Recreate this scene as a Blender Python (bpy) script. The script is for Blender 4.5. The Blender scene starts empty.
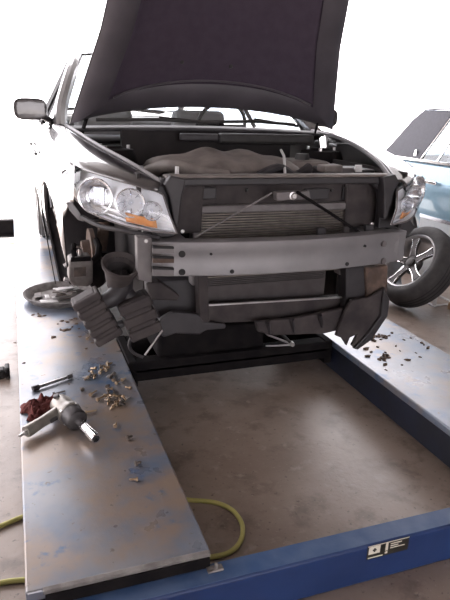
import bpy, bmesh, math, random
from mathutils import Vector as V, Matrix, noise

# ------------------------------------------------------------------ camera
# The photograph's camera, solved from the lift's straight edges (metres, floor z=0,
# Y runs along the lift, X across it).
CR = V((0.94271244, -0.33200921, 0.03260567))
CU = V((0.07597981, 0.30884578, 0.94807244))
CD = V((0.32483891, 0.89128232, -0.31637876))
CF, CH = 577.17, 1.45
CO = V((0, 0, CH))
scene = bpy.context.scene
col = scene.collection
cam_d = bpy.data.cameras.new('camera'); cam = bpy.data.objects.new('camera', cam_d); col.objects.link(cam)
cam_d.sensor_fit = 'HORIZONTAL'; cam_d.sensor_width = 36; cam_d.lens = CF / 450 * 36
cam_d.clip_start = 0.02; cam_d.clip_end = 400
m = Matrix((CR, CU, -CD)).transposed().to_4x4(); m.translation = CO
cam.matrix_world = m
scene.camera = cam

def P(x, y, X=None, Y=None, Z=None):
    """photo pixel + the plane the thing touches -> world point"""
    v = CD + CR * ((x - 225) / CF) + CU * ((300 - y) / CF)
    t = X / v.x if X is not None else Y / v.y if Y is not None else (Z - CH) / v.z
    return CO + v * t

# ------------------------------------------------------------------ light
scene.view_settings.view_transform = 'Standard'
scene.view_settings.look = 'None'
scene.view_settings.gamma = 1
scene.view_settings.use_curve_mapping = False
scene.view_settings.exposure = 0.14
w = bpy.data.worlds.new('sky'); scene.world = w; w.use_nodes = True
bg = w.node_tree.nodes['Background']
bg.inputs[0].default_value = (1.0, 0.96, 1.0, 1); bg.inputs[1].default_value = 6.0
sd = bpy.data.lights.new('sun', 'SUN'); sd.energy = 14; sd.angle = 0.02; sd.color = (1, .96, .9)
sun = bpy.data.objects.new('sun', sd); col.objects.link(sun)
sun.rotation_euler = V((0.85, -0.25, -1.0)).to_track_quat('-Z', 'Y').to_euler()
sun.location = (-10, 6, 12)

# ------------------------------------------------------------------ materials
def mat(name, c1, c2=None, rough=.5, metal=0, scale=8, coat=0, bump=0, spec=.5, c3=None, detail=6, lo=.35, hi=.65, rough2=None, bscale=None):
    m = bpy.data.materials.new(name); m.use_nodes = True
    nt = m.node_tree; b = nt.nodes['Principled BSDF']
    b.inputs['Roughness'].default_value = rough; b.inputs['Metallic'].default_value = metal
    b.inputs['Coat Weight'].default_value = coat; b.inputs['Coat Roughness'].default_value = .04
    b.inputs['Specular IOR Level'].default_value = spec
    tc = nt.nodes.new('ShaderNodeTexCoord')
    n = nt.nodes.new('ShaderNodeTexNoise'); n.inputs['Scale'].default_value = scale; n.inputs['Detail'].default_value = detail
    nt.links.new(tc.outputs['Object'], n.inputs['Vector'])
    r = nt.nodes.new('ShaderNodeValToRGB')
    c2 = c2 or tuple(v * .8 for v in c1)
    r.color_ramp.elements[0].color = (*c1, 1); r.color_ramp.elements[0].position = lo
    r.color_ramp.elements[1].color = (*c2, 1); r.color_ramp.elements[1].position = hi
    if c3:
        e = r.color_ramp.elements.new((lo + hi) / 2); e.color = (*c3, 1)
    nt.links.new(n.outputs['Fac'], r.inputs[0]); nt.links.new(r.outputs[0], b.inputs['Base Color'])
    if rough2 is not None:
        mr = nt.nodes.new('ShaderNodeMapRange'); mr.inputs['To Min'].default_value = rough; mr.inputs['To Max'].default_value = rough2
        mr.inputs['From Min'].default_value = lo; mr.inputs['From Max'].default_value = hi
        nt.links.new(n.outputs['Fac'], mr.inputs['Value']); nt.links.new(mr.outputs[0], b.inputs['Roughness'])
    if bump:
        n2 = nt.nodes.new('ShaderNodeTexNoise'); n2.inputs['Scale'].default_value = bscale or scale * 6; n2.inputs['Detail'].default_value = 4
        nt.links.new(tc.outputs['Object'], n2.inputs['Vector'])
        bp = nt.nodes.new('ShaderNodeBump'); bp.inputs['Strength'].default_value = bump; bp.inputs['Distance'].default_value = .01
        nt.links.new(n2.outputs['Fac'], bp.inputs['Height']); nt.links.new(bp.outputs[0], b.inputs['Normal'])
    return m

def glass(name, tint=(.95, .97, 1), f=.9, ior=1.45):
    m = bpy.data.materials.new(name); m.use_nodes = True
    nt = m.node_tree; nt.nodes.clear()
    o = nt.nodes.new('ShaderNodeOutputMaterial'); mix = nt.nodes.new('ShaderNodeMixShader')
    t = nt.nodes.new('ShaderNodeBsdfTransparent'); g = nt.nodes.new('ShaderNodeBsdfGlossy')
    lw = nt.nodes.new('ShaderNodeLayerWeight'); lw.inputs['Blend'].default_value = .5
    pw = nt.nodes.new('ShaderNodeMath'); pw.operation = 'POWER'; pw.inputs[1].default_value = 4
    fr = nt.nodes.new('ShaderNodeMath'); fr.operation = 'MULTIPLY_ADD'; fr.inputs[1].default_value = .8; fr.inputs[2].default_value = .05
    nt.links.new(lw.outputs['Facing'], pw.inputs[0]); nt.links.new(pw.outputs[0], fr.inputs[0])
    t.inputs[0].default_value = (*[v * f for v in tint], 1); g.inputs['Roughness'].default_value = .02
    nt.links.new(fr.outputs[0], mix.inputs[0]); nt.links.new(t.outputs[0], mix.inputs[1]); nt.links.new(g.outputs[0], mix.inputs[2])
    nt.links.new(mix.outputs[0], o.inputs[0])
    return m

M = {}
M['concrete'] = mat('concrete', (.12, .084, .066), (.27, .212, .178), rough=.42, rough2=.32, spec=.7, scale=4.2, bump=.12, c3=(.20, .152, .128), detail=14, lo=.28, hi=.72)
M['apron'] = mat('outdoor_concrete', (.62, .60, .58), (.7, .68, .66), rough=.8, scale=2)
M['wall'] = mat('wall_paint', (.36, .34, .335), (.31, .295, .29), rough=.8, scale=2)
M['ceiling'] = mat('ceiling_metal', (.30, .285, .285), (.26, .25, .25), rough=.7, scale=2)
def worn_mat(name, layers, r0, r1, metal, spec, bump):
    m = bpy.data.materials.new(name); m.use_nodes = True
    nt = m.node_tree; b = nt.nodes['Principled BSDF']; tc = nt.nodes.new('ShaderNodeTexCoord')
    def nz(scale, detail, off):
        mp = nt.nodes.new('ShaderNodeMapping'); mp.inputs['Location'].default_value = off
        n = nt.nodes.new('ShaderNodeTexNoise'); n.inputs['Scale'].default_value = scale; n.inputs['Detail'].default_value = detail; n.inputs['Roughness'].default_value = .6
        nt.links.new(tc.outputs['Object'], mp.inputs[0]); nt.links.new(mp.outputs[0], n.inputs['Vector']); return n.outputs['Fac']
    def ss(v, lo, hi):
        r = nt.nodes.new('ShaderNodeMapRange'); r.interpolation_type = 'SMOOTHSTEP'
        r.inputs['From Min'].default_value = lo; r.inputs['From Max'].default_value = hi; nt.links.new(v, r.inputs['Value']); return r.outputs[0]
    def mix(f, a, c):
        x = nt.nodes.new('ShaderNodeMix'); x.data_type = 'RGBA'; nt.links.new(f, x.inputs[0])
        for sock, v in ((x.inputs[6], a), (x.inputs[7], c)):
            if isinstance(v, tuple): sock.default_value = (*v, 1)
            else: nt.links.new(v, sock)
        return x.outputs[2]
    c = layers[0]
    for i, (scale, det, lo, hi, colr) in enumerate(layers[1:]):
        c = mix(ss(nz(scale, det, (i * 7, i * 3, 0)), lo, hi), c, colr)
    nt.links.new(c, b.inputs['Base Color'])
    rr = nt.nodes.new('ShaderNodeMapRange'); rr.inputs['To Min'].default_value = r0; rr.inputs['To Max'].default_value = r1
    nt.links.new(nz(4, 4, (4, 4, 4)), rr.inputs['Value']); nt.links.new(rr.outputs[0], b.inputs['Roughness'])
    b.inputs['Metallic'].default_value = metal; b.inputs['Specular IOR Level'].default_value = spec
    bp = nt.nodes.new('ShaderNodeBump'); bp.inputs['Strength'].default_value = bump; bp.inputs['Distance'].default_value = .01
    nt.links.new(nz(40, 4, (0, 0, 0)), bp.inputs['Height']); nt.links.new(bp.outputs[0], b.inputs['Normal'])
    return m
M['deck'] = worn_mat('worn_runway_paint', [(.075, .115, .185), (3.2, 3, .30, .70, (.19, .19, .205)),   # paint rubbed down to steel
    (2.4, 6, .44, .66, (.225, .165, .125)),      # brown grime
    (9, 5, .58, .70, (.055, .10, .19)),          # blue paint left in patches
    (34, 4, .64, .74, (.10, .075, .06))], .20, .40, .2, .9, .05)
M['concrete'] = worn_mat('stained_concrete', [(.30, .232, .190), (1.6, 6, .35, .68, (.205, .152, .122)),
    (7, 8, .48, .70, (.15, .108, .086)), (13, 6, .56, .74, (.32, .255, .213)),
    (45, 5, .60, .72, (.09, .065, .052)), (80, 3, .62, .72, (.29, .235, .20))], .30, .46, 0, .7, .12)
M['blue'] = mat('blue_lift_paint', (.009, .027, .098), (.014, .037, .125), rough=.38, scale=6, bump=.05, detail=8)
M['blue_pale'] = mat('pale_blue_paint', (.03, .068, .165), (.065, .105, .20), rough=.45, scale=14, bump=.05, detail=8)  # paler blue, used for the top of the cross beam
M['blue_dark'] = mat('dark_blue_paint', (.003, .0045, .011), (.006, .010, .028), rough=.5, scale=5, bump=.06, detail=8)  # much darker blue, used for the runway side rails
M['black_steel'] = mat('black_steel', (.008, .007, .008), (.014, .012, .012), rough=.8, scale=12, bump=.08, spec=.05)
M['black_plastic'] = mat('black_plastic', (.017, .0145, .017), (.028, .024, .027), rough=.55, scale=14, bump=.05)
M['dusty_plastic'] = mat('dusty_plastic', (.030, .0245, .026), (.060, .050, .049), spec=.25, rough=.7, scale=10, bump=.1, detail=8)
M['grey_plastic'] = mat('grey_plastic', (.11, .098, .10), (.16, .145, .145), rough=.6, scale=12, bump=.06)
M['engine_plastic'] = mat('engine_plastic', (.105, .088, .080), (.19, .162, .148), rough=.65, scale=11, bump=.12, detail=8)
M['liner'] = mat('hood_liner_felt', (.056, .043, .060), (.063, .049, .067), rough=.95, scale=20, bump=.3, spec=.1, bscale=240)
M['hood_inner'] = mat('hood_inner_primer', (.055, .048, .057), (.075, .066, .077), rough=.5, scale=5)
M['paint'] = mat('dark_car_paint', (.040, .034, .035), (.048, .042, .042), rough=.3, metal=.55, scale=30, coat=1)
M['beam'] = mat('beam_grey_primer', (.17, .161, .168), (.22, .208, .214), rough=.48, metal=.15, scale=6, bump=.04, detail=8)
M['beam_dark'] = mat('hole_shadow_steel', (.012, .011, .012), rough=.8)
M['steel'] = mat('bare_steel', (.42, .40, .40), (.56, .54, .54), rough=.32, metal=.9, scale=18, bump=.04)
M['alu'] = mat('cast_aluminium', (.40, .385, .38), (.54, .52, .51), rough=.45, metal=.7, scale=18, bump=.08)
M['rust_alu'] = mat('grimy_cast_metal', (.13, .115, .11), (.24, .22, .21), rough=.6, metal=.4, scale=22, bump=.15)
M['chrome'] = mat('chrome', (.85, .84, .85), (.9, .89, .9), rough=.08, metal=1, scale=4)
M['reflector'] = mat('reflector_silver', (.80, .79, .80), (.88, .87, .88), rough=.22, metal=.8, scale=10)
M['bezel'] = mat('headlight_bezel', (.80, .79, .80), (.85, .84, .85), rough=.3, metal=.1, scale=10)
M['amber'] = mat('amber_reflector', (.62, .24, .08), (.72, .33, .13), rough=.25, scale=30)
M['lens'] = glass('headlight_lens', f=.96)
M['glass'] = glass('window_glass', (.93, .97, 1), .92)
M['core'] = mat('radiator_fins', (.115, .095, .082), (.175, .15, .13), rough=.5, metal=.4, scale=25)
M['core_dark'] = mat('radiator_tubes', (.045, .036, .036), (.06, .05, .05), rough=.6, metal=.2, scale=20)
M['rust'] = mat('rusty_steel', (.07, .042, .03), (.14, .09, .068), rough=.85, scale=14, bump=.3, c3=(.08, .055, .045))
M['tyre'] = mat('tyre_rubber', (.026, .023, .024), (.042, .037, .036), rough=.75, scale=20, bump=.1)
M['alloy'] = mat('alloy_wheel', (.36, .35, .355), (.46, .45, .455), rough=.3, metal=.75, scale=10)
M['alloy_dark'] = mat('grimy_wheel_barrel', (.05, .045, .045), (.10, .09, .088), rough=.55, metal=.5, scale=12)
M['gun'] = mat('wrench_casing', (.25, .23, .205), (.165, .15, .135), rough=.38, metal=.6, scale=16, bump=.05)
M['gun_dark'] = mat('wrench_nose', (.045, .04, .042), (.075, .068, .068), rough=.5, metal=.4, scale=20)
M['rag'] = mat('red_shop_rag', (.085, .028, .027), (.16, .055, .05), rough=.95, scale=14, bump=.3, spec=.1)
M['brass'] = mat('zinc_yellow', (.27, .18, .10), (.42, .32, .22), rough=.4, metal=.6, scale=30)
M['clip_dark'] = mat('dark_fastener', (.05, .04, .036), (.10, .075, .06), rough=.6, scale=30)
M['clip_grey'] = mat('grey_fastener', (.40, .36, .34), (.52, .47, .45), rough=.4, metal=.6, scale=30)
M['flake'] = mat('rust_flake', (.085, .055, .040), (.17, .115, .08), rough=.9, scale=30, bump=.2)
M['hose'] = mat('yellow_air_hose', (.40, .36, .10), (.50, .45, .15), rough=.5, scale=10)
M['teal'] = mat('blue_car_paint', (.115, .205, .27), (.125, .22, .285), rough=.3, metal=.45, scale=30, coat=1)
M['pale'] = mat('pale_grey_paint', (.42, .45, .48), (.45, .48, .50), rough=.35, metal=.3, scale=30, coat=1)
M['vinyl'] = mat('dark_vinyl_roof', (.030, .028, .042), (.04, .037, .053), rough=.6, scale=40, bump=.2)
M['interior'] = mat('car_interior', (.25, .235, .235), (.30, .285, .28), rough=.8, scale=10)
M['wood'] = mat('wood_block', (.30, .18, .10), (.42, .27, .16), rough=.8, scale=8)
M['label_black'] = mat('sticker_black', (.015, .014, .012), (.03, .027, .02), rough=.35, scale=20)
M['label_cream'] = mat('sticker_cream', (.62, .57, .47), (.72, .68, .58), rough=.4, scale=20)
M['rubber'] = mat('black_rubber', (.015, .014, .014), (.025, .022, .022), rough=.6, scale=20)
M['white_plastic'] = mat('white_plastic', (.62, .60, .60), (.7, .68, .68), rough=.5, scale=20)
M['dark_void'] = mat('near_black', (.016, .013, .014), (.024, .02, .02), rough=.9, scale=10)  # near-black, used for inner and underbody car surfaces
M['tail'] = mat('red_tail_lens', (.35, .02, .02), (.4, .03, .03), rough=.2, scale=10)

# ------------------------------------------------------------------ mesh helpers
class MB:
    def __init__(s): s.v = []; s.f = []
    def add(s, vs, fs):
        b = len(s.v); s.v += [V(p) for p in vs]; s.f += [tuple(i + b for i in f) for f in fs]; return s
    def box(s, c, d, R=None):
        c = V(c); h = V(d) / 2
        vs = []
        for sx in (-1, 1):
            for sy in (-1, 1):
                for sz in (-1, 1):
                    p = V((sx * h.x, sy * h.y, sz * h.z)); vs.append(c + (R @ p if R else p))
        return s.add(vs, [(0, 1, 3, 2), (4, 6, 7, 5), (0, 4, 5, 1), (2, 3, 7, 6), (0, 2, 6, 4), (1, 5, 7, 3)])
    def rng(s, x0, x1, y0, y1, z0, z1):
        return s.box(((x0 + x1) / 2, (y0 + y1) / 2, (z0 + z1) / 2), (abs(x1 - x0), abs(y1 - y0), abs(z1 - z0)))
    def bar(s, a, b, w, h, up=(0, 0, 1)):
        a, b = V(a), V(b); d = (b - a); L = d.length; d.normalize()
        sd = d.cross(V(up)); sd = sd.normalized() if sd.length > 1e-5 else V((1, 0, 0)); u2 = sd.cross(d)
        R = Matrix((d, sd, u2)).transposed()
        return s.box((a + b) / 2, (L, w, h), R)
    def prism(s, pts, ext):
        pts = [V(p) for p in pts]; ext = V(ext); n = len(pts)
        fs = [tuple(range(n)), tuple(range(2 * n - 1, n - 1, -1))] + [(i, i + n, (i + 1) % n + n, (i + 1) % n) for i in range(n)]
        return s.add(pts + [p + ext for p in pts], fs)
    def tube(s, pts, r, n=8, cap=True):
        pts = [V(p) for p in pts]; rs = r if isinstance(r, (list, tuple)) else [r] * len(pts)
        ref = None; rings = []
        for i, p in enumerate(pts):
            d = (pts[min(i + 1, len(pts) - 1)] - pts[max(i - 1, 0)]).normalized()
            if ref is None: ref = d.orthogonal().normalized()
            ref = (ref - d * ref.dot(d)).normalized(); q = d.cross(ref)
            rings.append([p + (ref * math.cos(2 * math.pi * k / n) + q * math.sin(2 * math.pi * k / n)) * rs[i] for k in range(n)])
        fs = [(i * n + k, i * n + (k + 1) % n, (i + 1) * n + (k + 1) % n, (i + 1) * n + k) for i in range(len(pts) - 1) for k in range(n)]
        if cap: fs += [tuple(range(n - 1, -1, -1)), tuple((len(pts) - 1) * n + k for k in range(n))]
        return s.add([p for r_ in rings for p in r_], fs)
    def lathe(s, prof, o=(0, 0, 0), ax=(0, 0, 1), n=32, close=False):
        o = V(o); ax = V(ax).normalized(); a = ax.orthogonal().normalized(); b = ax.cross(a)
        vs = [o + ax * h + (a * math.cos(2 * math.pi * k / n) + b * math.sin(2 * math.pi * k / n)) * r for r, h in prof for k in range(n)]
        m_ = len(prof); rng = range(m_) if close else range(m_ - 1)
        fs = [(i * n + k, i * n + (k + 1) % n, ((i + 1) % m_) * n + (k + 1) % n, ((i + 1) % m_) * n + k) for i in rng for k in range(n)]
        return s.add(vs, fs)
    def grid(s, fn, nu, nv):
        vs = [fn(i / nu, j / nv) for j in range(nv + 1) for i in range(nu + 1)]
        fs = [(j * (nu + 1) + i, j * (nu + 1) + i + 1, (j + 1) * (nu + 1) + i + 1, (j + 1) * (nu + 1) + i) for j in range(nv) for i in range(nu)]
        return s.add(vs, fs)
    def build(s, name, mat_, parent=None, bevel=0, smooth=None, solid=0, sub=0, seg=2, loc=None, angle=35):
        me = bpy.data.meshes.new(name)
        off = V(parent['_o']) if parent is not None else V(loc or (0, 0, 0))
        me.from_pydata([p - off for p in s.v], [], s.f); me.update()
        bm = bmesh.new(); bm.from_mesh(me)
        bmesh.ops.remove_doubles(bm, verts=bm.verts, dist=1e-5)
        bmesh.ops.recalc_face_normals(bm, faces=bm.faces); bm.to_mesh(me); bm.free()
        me.materials.append(M[mat_])
        if smooth or (smooth is None and (sub or len(s.v) > 24)):
            me.shade_smooth(); me.set_sharp_from_angle(angle=math.radians(angle))
        o = bpy.data.objects.new(name, me); col.objects.link(o)
        if parent is None: o.location = off
        else: o.parent = parent
        o['_o'] = list(off)
        if solid:
            md = o.modifiers.new('solid', 'SOLIDIFY'); md.thickness = solid; md.offset = 0
        if sub:
            md = o.modifiers.new('sub', 'SUBSURF'); md.levels = sub; md.render_levels = sub
        if bevel:
            md = o.modifiers.new('bevel', 'BEVEL'); md.width = bevel; md.segments = seg; md.limit_method = 'ANGLE'
        return o

def thing(name, label, cat, loc, group=None):
    o = bpy.data.objects.new(name, None); col.objects.link(o); o.location = loc; o['_o'] = list(loc)
    o.empty_display_size = .1
    return tag(o, label, cat, group)
def tag(o, label, cat, group=None):
    o['label'] = label; o['category'] = cat
    if group: o['group'] = group
    return o
def struct(o): o['kind'] = 'structure'; return o
def lerp(a, b, t): return a + (b - a) * t
def curve(pts, n):
    """Catmull-Rom through pts, n samples"""
    pts = [V(p) for p in pts]; out = []
    for k in range(n):
        t = k / (n - 1) * (len(pts) - 1); i = min(int(t), len(pts) - 2); t -= i
        p0, p1, p2, p3 = pts[max(i - 1, 0)], pts[i], pts[i + 1], pts[min(i + 2, len(pts) - 1)]
        out.append(.5 * ((2 * p1) + (p2 - p0) * t + (2 * p0 - 5 * p1 + 4 * p2 - p3) * t * t + (3 * p1 - p0 - 3 * p2 + p3) * t ** 3))
    return out
def interp(tab, x):
    if x <= tab[0][0]: return tab[0][1]
    for (a, b), (c, d) in zip(tab, tab[1:]):
        if x <= c: return b + (d - b) * (x - a) / (c - a)
    return tab[-1][1]

# ================================================================== SETTING
RX0, RX1, RY0, RY1, RZ = -4.5, 8.5, -5.0, 6.2, 3.8
struct(MB().rng(RX0, RX1, RY0, RY1 + .3, -.2, 0).build('floor', 'concrete'))
struct(MB().rng(RX0 - 40, RX1 + 40, RY1 + .3, 90, -.25, -.01).build('ground_outside', 'apron'))
struct(MB().rng(RX0, RX1, RY0, RY1, RZ, RZ + .2).build('ceiling', 'ceiling'))
struct(MB().rng(RX0 - .2, RX0, RY0, 1.2, -.2, RZ).build('wall_left', 'wall'))
struct(MB().rng(RX1, RX1 + .2, RY0, RY1, -.2, RZ).build('wall_right', 'wall'))
wb = MB().rng(RX0, -1.6, RY0 - .2, RY0, 0, RZ).rng(3.6, RX1, RY0 - .2, RY0, 0, RZ).rng(-1.6, 3.6, RY0 - .2, RY0, 3.0, RZ)
struct(wb.build('wall_back', 'wall'))
struct(MB().rng(RX0 - 40, RX1 + 40, -60, RY0, -.25, -.01).build('ground_behind', 'apron'))
struct(MB().rng(RX0 - 40, RX0, RY0, RY1 + .3, -.25, -.01).build('ground_side', 'apron'))
struct(MB().rng(RX0 - .2, RX0, RY1 - .25, RY1, -.01, RZ).build('trim_1', 'wall'))

# ================================================================== LIFT
LX0, LX1, RXI, RXO = -.062, .460, 1.637, 2.175
YF, YB, ZT = 1.31, 7.0, .20
lift = thing('vehicle_lift', 'low blue drive-on vehicle lift with two long worn steel runways', 'vehicle lift', (1.05, 1.3, 0))
for x0, x1, side in ((LX0, LX1, 0), (RXI, RXO, 1)):
    rw = MB().rng(x0, x1, YF, YB, .165, ZT).build('runway_deck', 'deck', lift, bevel=.006)
    MB().rng(x0 + .004, x0 + .016, YF + .01, YB, .03, .166).build('side_rail', 'blue_dark', rw)
    MB().rng(x1 - .016, x1 - .004, YF + .01, YB, .03, .166).build('side_rail', 'blue_dark', rw)
    MB().rng(x0 + .03, x1 - .03, YF + .004, YF + .02, .125, .166).build('end_plate', 'black_steel', rw)
    lp = MB().prism([(x0 + .045, YF - .012, ZT - .008), (x0 + .045, YF - .012, ZT + .004), (x0 + .045, YF + .003, ZT + .005), (x0 + .045, YF + .008, ZT + .001), (x0 + .045, YF + .001, ZT - .008)], (x1 - x0 - .05, 0, 0))
    lp.build('end_lip', 'rust_alu', rw, bevel=.002)
    MB().rng(x0 + .05, x1 - .006, YF - .016, YF - .0, .115, ZT - .008).build('stop_face', 'black_steel', rw, bevel=.004)
cb = MB().rng(-.6, 2.75, 1.235, 1.31, .0, .155).build('cross_beam', 'blue', lift, bevel=.012, seg=3)
MB().rng(-.59, 2.74, 1.238, 1.307, .1545, .1565).build('pale_top_strip', 'blue_pale', cb)
# latch bracket where the runway meets the beam
MB().rng(.44, .49, 1.27, 1.295, .155, .163).rng(.463, .473, 1.275, 1.29, .16, .18).build('latch_bracket', 'rust_alu', lift, bevel=.004)
# warning label on the beam
sx0, sx1, szt, szb = P(369, 541, Y=1.2335).x, P(410, 534, Y=1.2335).x, .149, .098
lb = MB().rng(sx0, sx1, 1.2335, 1.2355, szb, szt).build('warning_label', 'label_black', lift)
sw = sx1 - sx0
def lab(x0, x1, z0, z1, m_='label_cream', y=1.2328):
    return MB().rng(sx0 + sw * x0, sx0 + sw * x1, y, y + .001, szb + (szt - szb) * z0, szb + (szt - szb) * z1)
mb = lab(.03, .30, .35, .92); mb.build('label_panel', 'label_cream', lb)
lab(.12, .21, .58, .70, y=1.2322).build('label_symbol', 'label_black', lb); lab(.145, .185, .50, .78, y=1.2321).build('label_symbol', 'label_black', lb)
lab(.43, .49, .36, .92).build('exclamation_bar', 'label_cream', lb); lab(.43, .49, .14, .28).build('exclamation_dot', 'label_cream', lb)
lab(.55, .82, .76, .84).build('print_line', 'label_cream', lb); lab(.55, .74, .60, .67).build('print_line', 'label_cream', lb)
lab(.55, .90, .45, .51).build('print_line', 'label_cream', lb); lab(.03, .38, .04, .12).build('print_line', 'label_cream', lb)
lab(.0, 1.0, .95, 1.0).build('label_border', 'label_cream', lb)

# ================================================================== CAR UNDER REPAIR
XC = 1.05
car = thing('car', 'dark sedan with raised hood, front bumper cover removed, standing on the lift', 'car', (XC, 4.2, .2))
def part(mb, name, mt, parent=None, **k): return mb.build(name, mt, parent or car, **k)
def xp(s, x): return XC + s * x

# ---- outer body: fenders
def smooth_tab(pts, n): return curve(pts, n)
RAIL = [(.52, 2.17, 1.155), (.61, 2.42, 1.215), (.70, 2.75, 1.265), (.755, 3.1, 1.305), (.785, 3.5, 1.325)]
SHOU = [(.555, 2.14, 1.142), (.70, 2.27, 1.175), (.81, 2.45, 1.20), (.865, 2.75, 1.243), (.885, 3.1, 1.275), (.885, 3.5, 1.295)]
AY, AZ, AR = 2.98, .70, .375
def arch_z(y):
    dy = y - AY
    if dy < -AR: return interp([(2.3, 1.10), (2.5, 1.05), (AY - AR, .95)], y)
    if dy > AR: return .44
    return max(AZ + math.sqrt(max(AR * AR - dy * dy, 0)), .44)
for s in (-1, 1):
    n = 15
    ra, sh = curve(RAIL, n), curve(SHOU, n)
    def top(u, v):
        i = u * (n - 1); k = min(int(i), n - 2); a = ra[k].lerp(ra[k + 1], i - k); b = sh[k].lerp(sh[k + 1], i - k)
        p = a.lerp(b, v); p.z += .018 * math.sin(math.pi * v) ; return V((xp(s, p.x), p.y, p.z))
    fd = part(MB().grid(top, 28, 6), 'fender', 'paint', solid=.006)
    def sidef(u, v):
        y = lerp(2.47, 3.5, u)
        b = curve(SHOU, 60); q = min(b, key=lambda p: abs(p.y - y))
        z1 = q.z; z0 = arch_z(y); z = lerp(z1, z0, v)
        x = q.x + .045 * math.sin(min(1, (z1 - z) / .35) * math.pi / 2) * interp([(2.4, .3), (2.8, 1)], y) - .05 * max(0, (.85 - z)) / .4
        return V((xp(s, x), y, z))
    part(MB().grid(sidef, 60, 10), 'fender_side', 'paint', fd, solid=.005)
    # arch lip
    lip = []
    for k in range(25):
        a = math.pi * (.72 - .92 * k / 24); y = AY + AR * math.cos(a); z = AZ + AR * math.sin(a)
        lip.append((xp(s, .905 - .05 * max(0, .85 - z) / .4), y, z))
    part(MB().tube(lip, .008, 6), 'arch_lip', 'black_plastic', fd)
    # inner channel rail beside the hood gap
    part(MB().tube([V((xp(s, p.x - .012), p.y, p.z + .002)) for p in ra], .011, 6), 'gutter_rail', 'beam', fd)
    # wheel-well liner
    def liner(u, v):
        a = math.pi * lerp(-.20, .62, u); r_ = AR + .01
        return V((xp(s, lerp(.90 - .05 * max(0, .85 - AZ - r_ * math.sin(a)) / .4, .52, v)), AY + r_ * math.cos(a), AZ + r_ * math.sin(a)))
    part(MB().grid(liner, 20, 4), 'wheel_well_liner', 'black_plastic', solid=.004)
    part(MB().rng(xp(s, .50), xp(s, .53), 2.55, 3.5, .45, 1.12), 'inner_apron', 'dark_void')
    # suspension: strut, knuckle, rotor, hub
    part(MB().tube([(xp(s, .66), AY + .02, .72), (xp(s, .60), AY + .03, 1.08)], .03, 12), 'strut', 'rust')
    sp = []
    for k in range(60):
        a = k * .62; t = k / 59
        sp.append((xp(s, lerp(.635, .60, t)) + .062 * math.cos(a), AY + .03 + .062 * math.sin(a), lerp(.86, 1.06, t)))
    part(MB().tube(sp, .008, 6), 'coil_spring', 'black_steel')
    ax = V((s, 0, 0)); hub = V((xp(s, .70), AY, .69))
    ro = part(MB().lathe([(.0, .0), (.148, .0), (.148, .022), (.09, .022), (.085, .06), (.0, .06)], hub, ax, 36), 'brake_rotor', 'rust')
    part(MB().lathe([(.0, .05), (.035, .06), (.035, .085), (.0, .085)], hub, ax, 20), 'hub', 'rust', ro)
    for k in range(5):
        a = k * 2 * math.pi / 5
        q = hub + V((0, math.cos(a) * .055, math.sin(a) * .055))
        part(MB().tube([q + ax * .05, q + ax * .10], .006, 6), 'wheel_stud', 'steel', ro)
    part(MB().bar((xp(s, .25), AY - .02, .56), (xp(s, .70), AY, .585), .06, .035), 'control_arm', 'rust', bevel=.01)
    part(MB().tube([(xp(s, .28), AY + .12, .63), (xp(s, .66), AY + .12, .64)], .011, 8), 'tie_rod', 'rust')
    part(MB().tube([(xp(s, .2), AY + .01, .66), (xp(s, .68), AY, .69)], [.018, .02], 10), 'drive_shaft', 'black_steel')

# left-hand (photo) caliper hanging in the arch, its pads showing
def pxb(name, mt, pts, Y, dep, **k):   # traced outline standing at its own depth with real thickness
    return part(MB().prism([P(x, y, Y=Y) for x, y in pts], (0, dep, 0)), name, mt, **k)
cal = pxb('brake_caliper', 'rust_alu', [(69, 260), (76, 257), (90, 257), (93, 261), (93, 283), (88, 287), (73, 286), (69, 281)], 2.62, .10, bevel=.008)
part(MB().prism([P(x, y, Y=2.612) for x, y in [(74, 268), (86, 267), (86, 276), (74, 277)]], (0, .012, 0)), 'brake_pad', 'clip_dark', cal)
part(MB().prism([P(x, y, Y=2.616) for x, y in [(71, 258), (91, 257), (91, 261), (71, 262)]], (0, .012, 0)), 'caliper_bridge', 'black_steel', cal)
part(MB().tube([P(92, 262, Y=2.64), P(98, 256, Y=2.66), P(99, 247, Y=2.7), P(96, 240, Y=2.75)], .016, 8), 'caliper_arm', 'black_steel', cal)
part(MB().tube([P(75, 258, Y=2.64), P(73, 250, Y=2.64), P(74, 244, Y=2.66)], .012, 8), 'caliper_arm', 'black_steel', cal)
for qa, qb in (((81, 257), (80, 249)), ((69, 263), (64, 266)), ((69, 280), (64, 279))):
    part(MB().tube([P(*qa, Y=2.65), P(*qb, Y=2.65)], .010, 8), 'slide_pin', 'steel', cal)
pxb('caliper_body', 'black_steel', [(93, 262), (103, 258), (108, 268), (106, 284), (98, 290), (90, 288)], 2.66, .10, bevel=.015)

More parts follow.
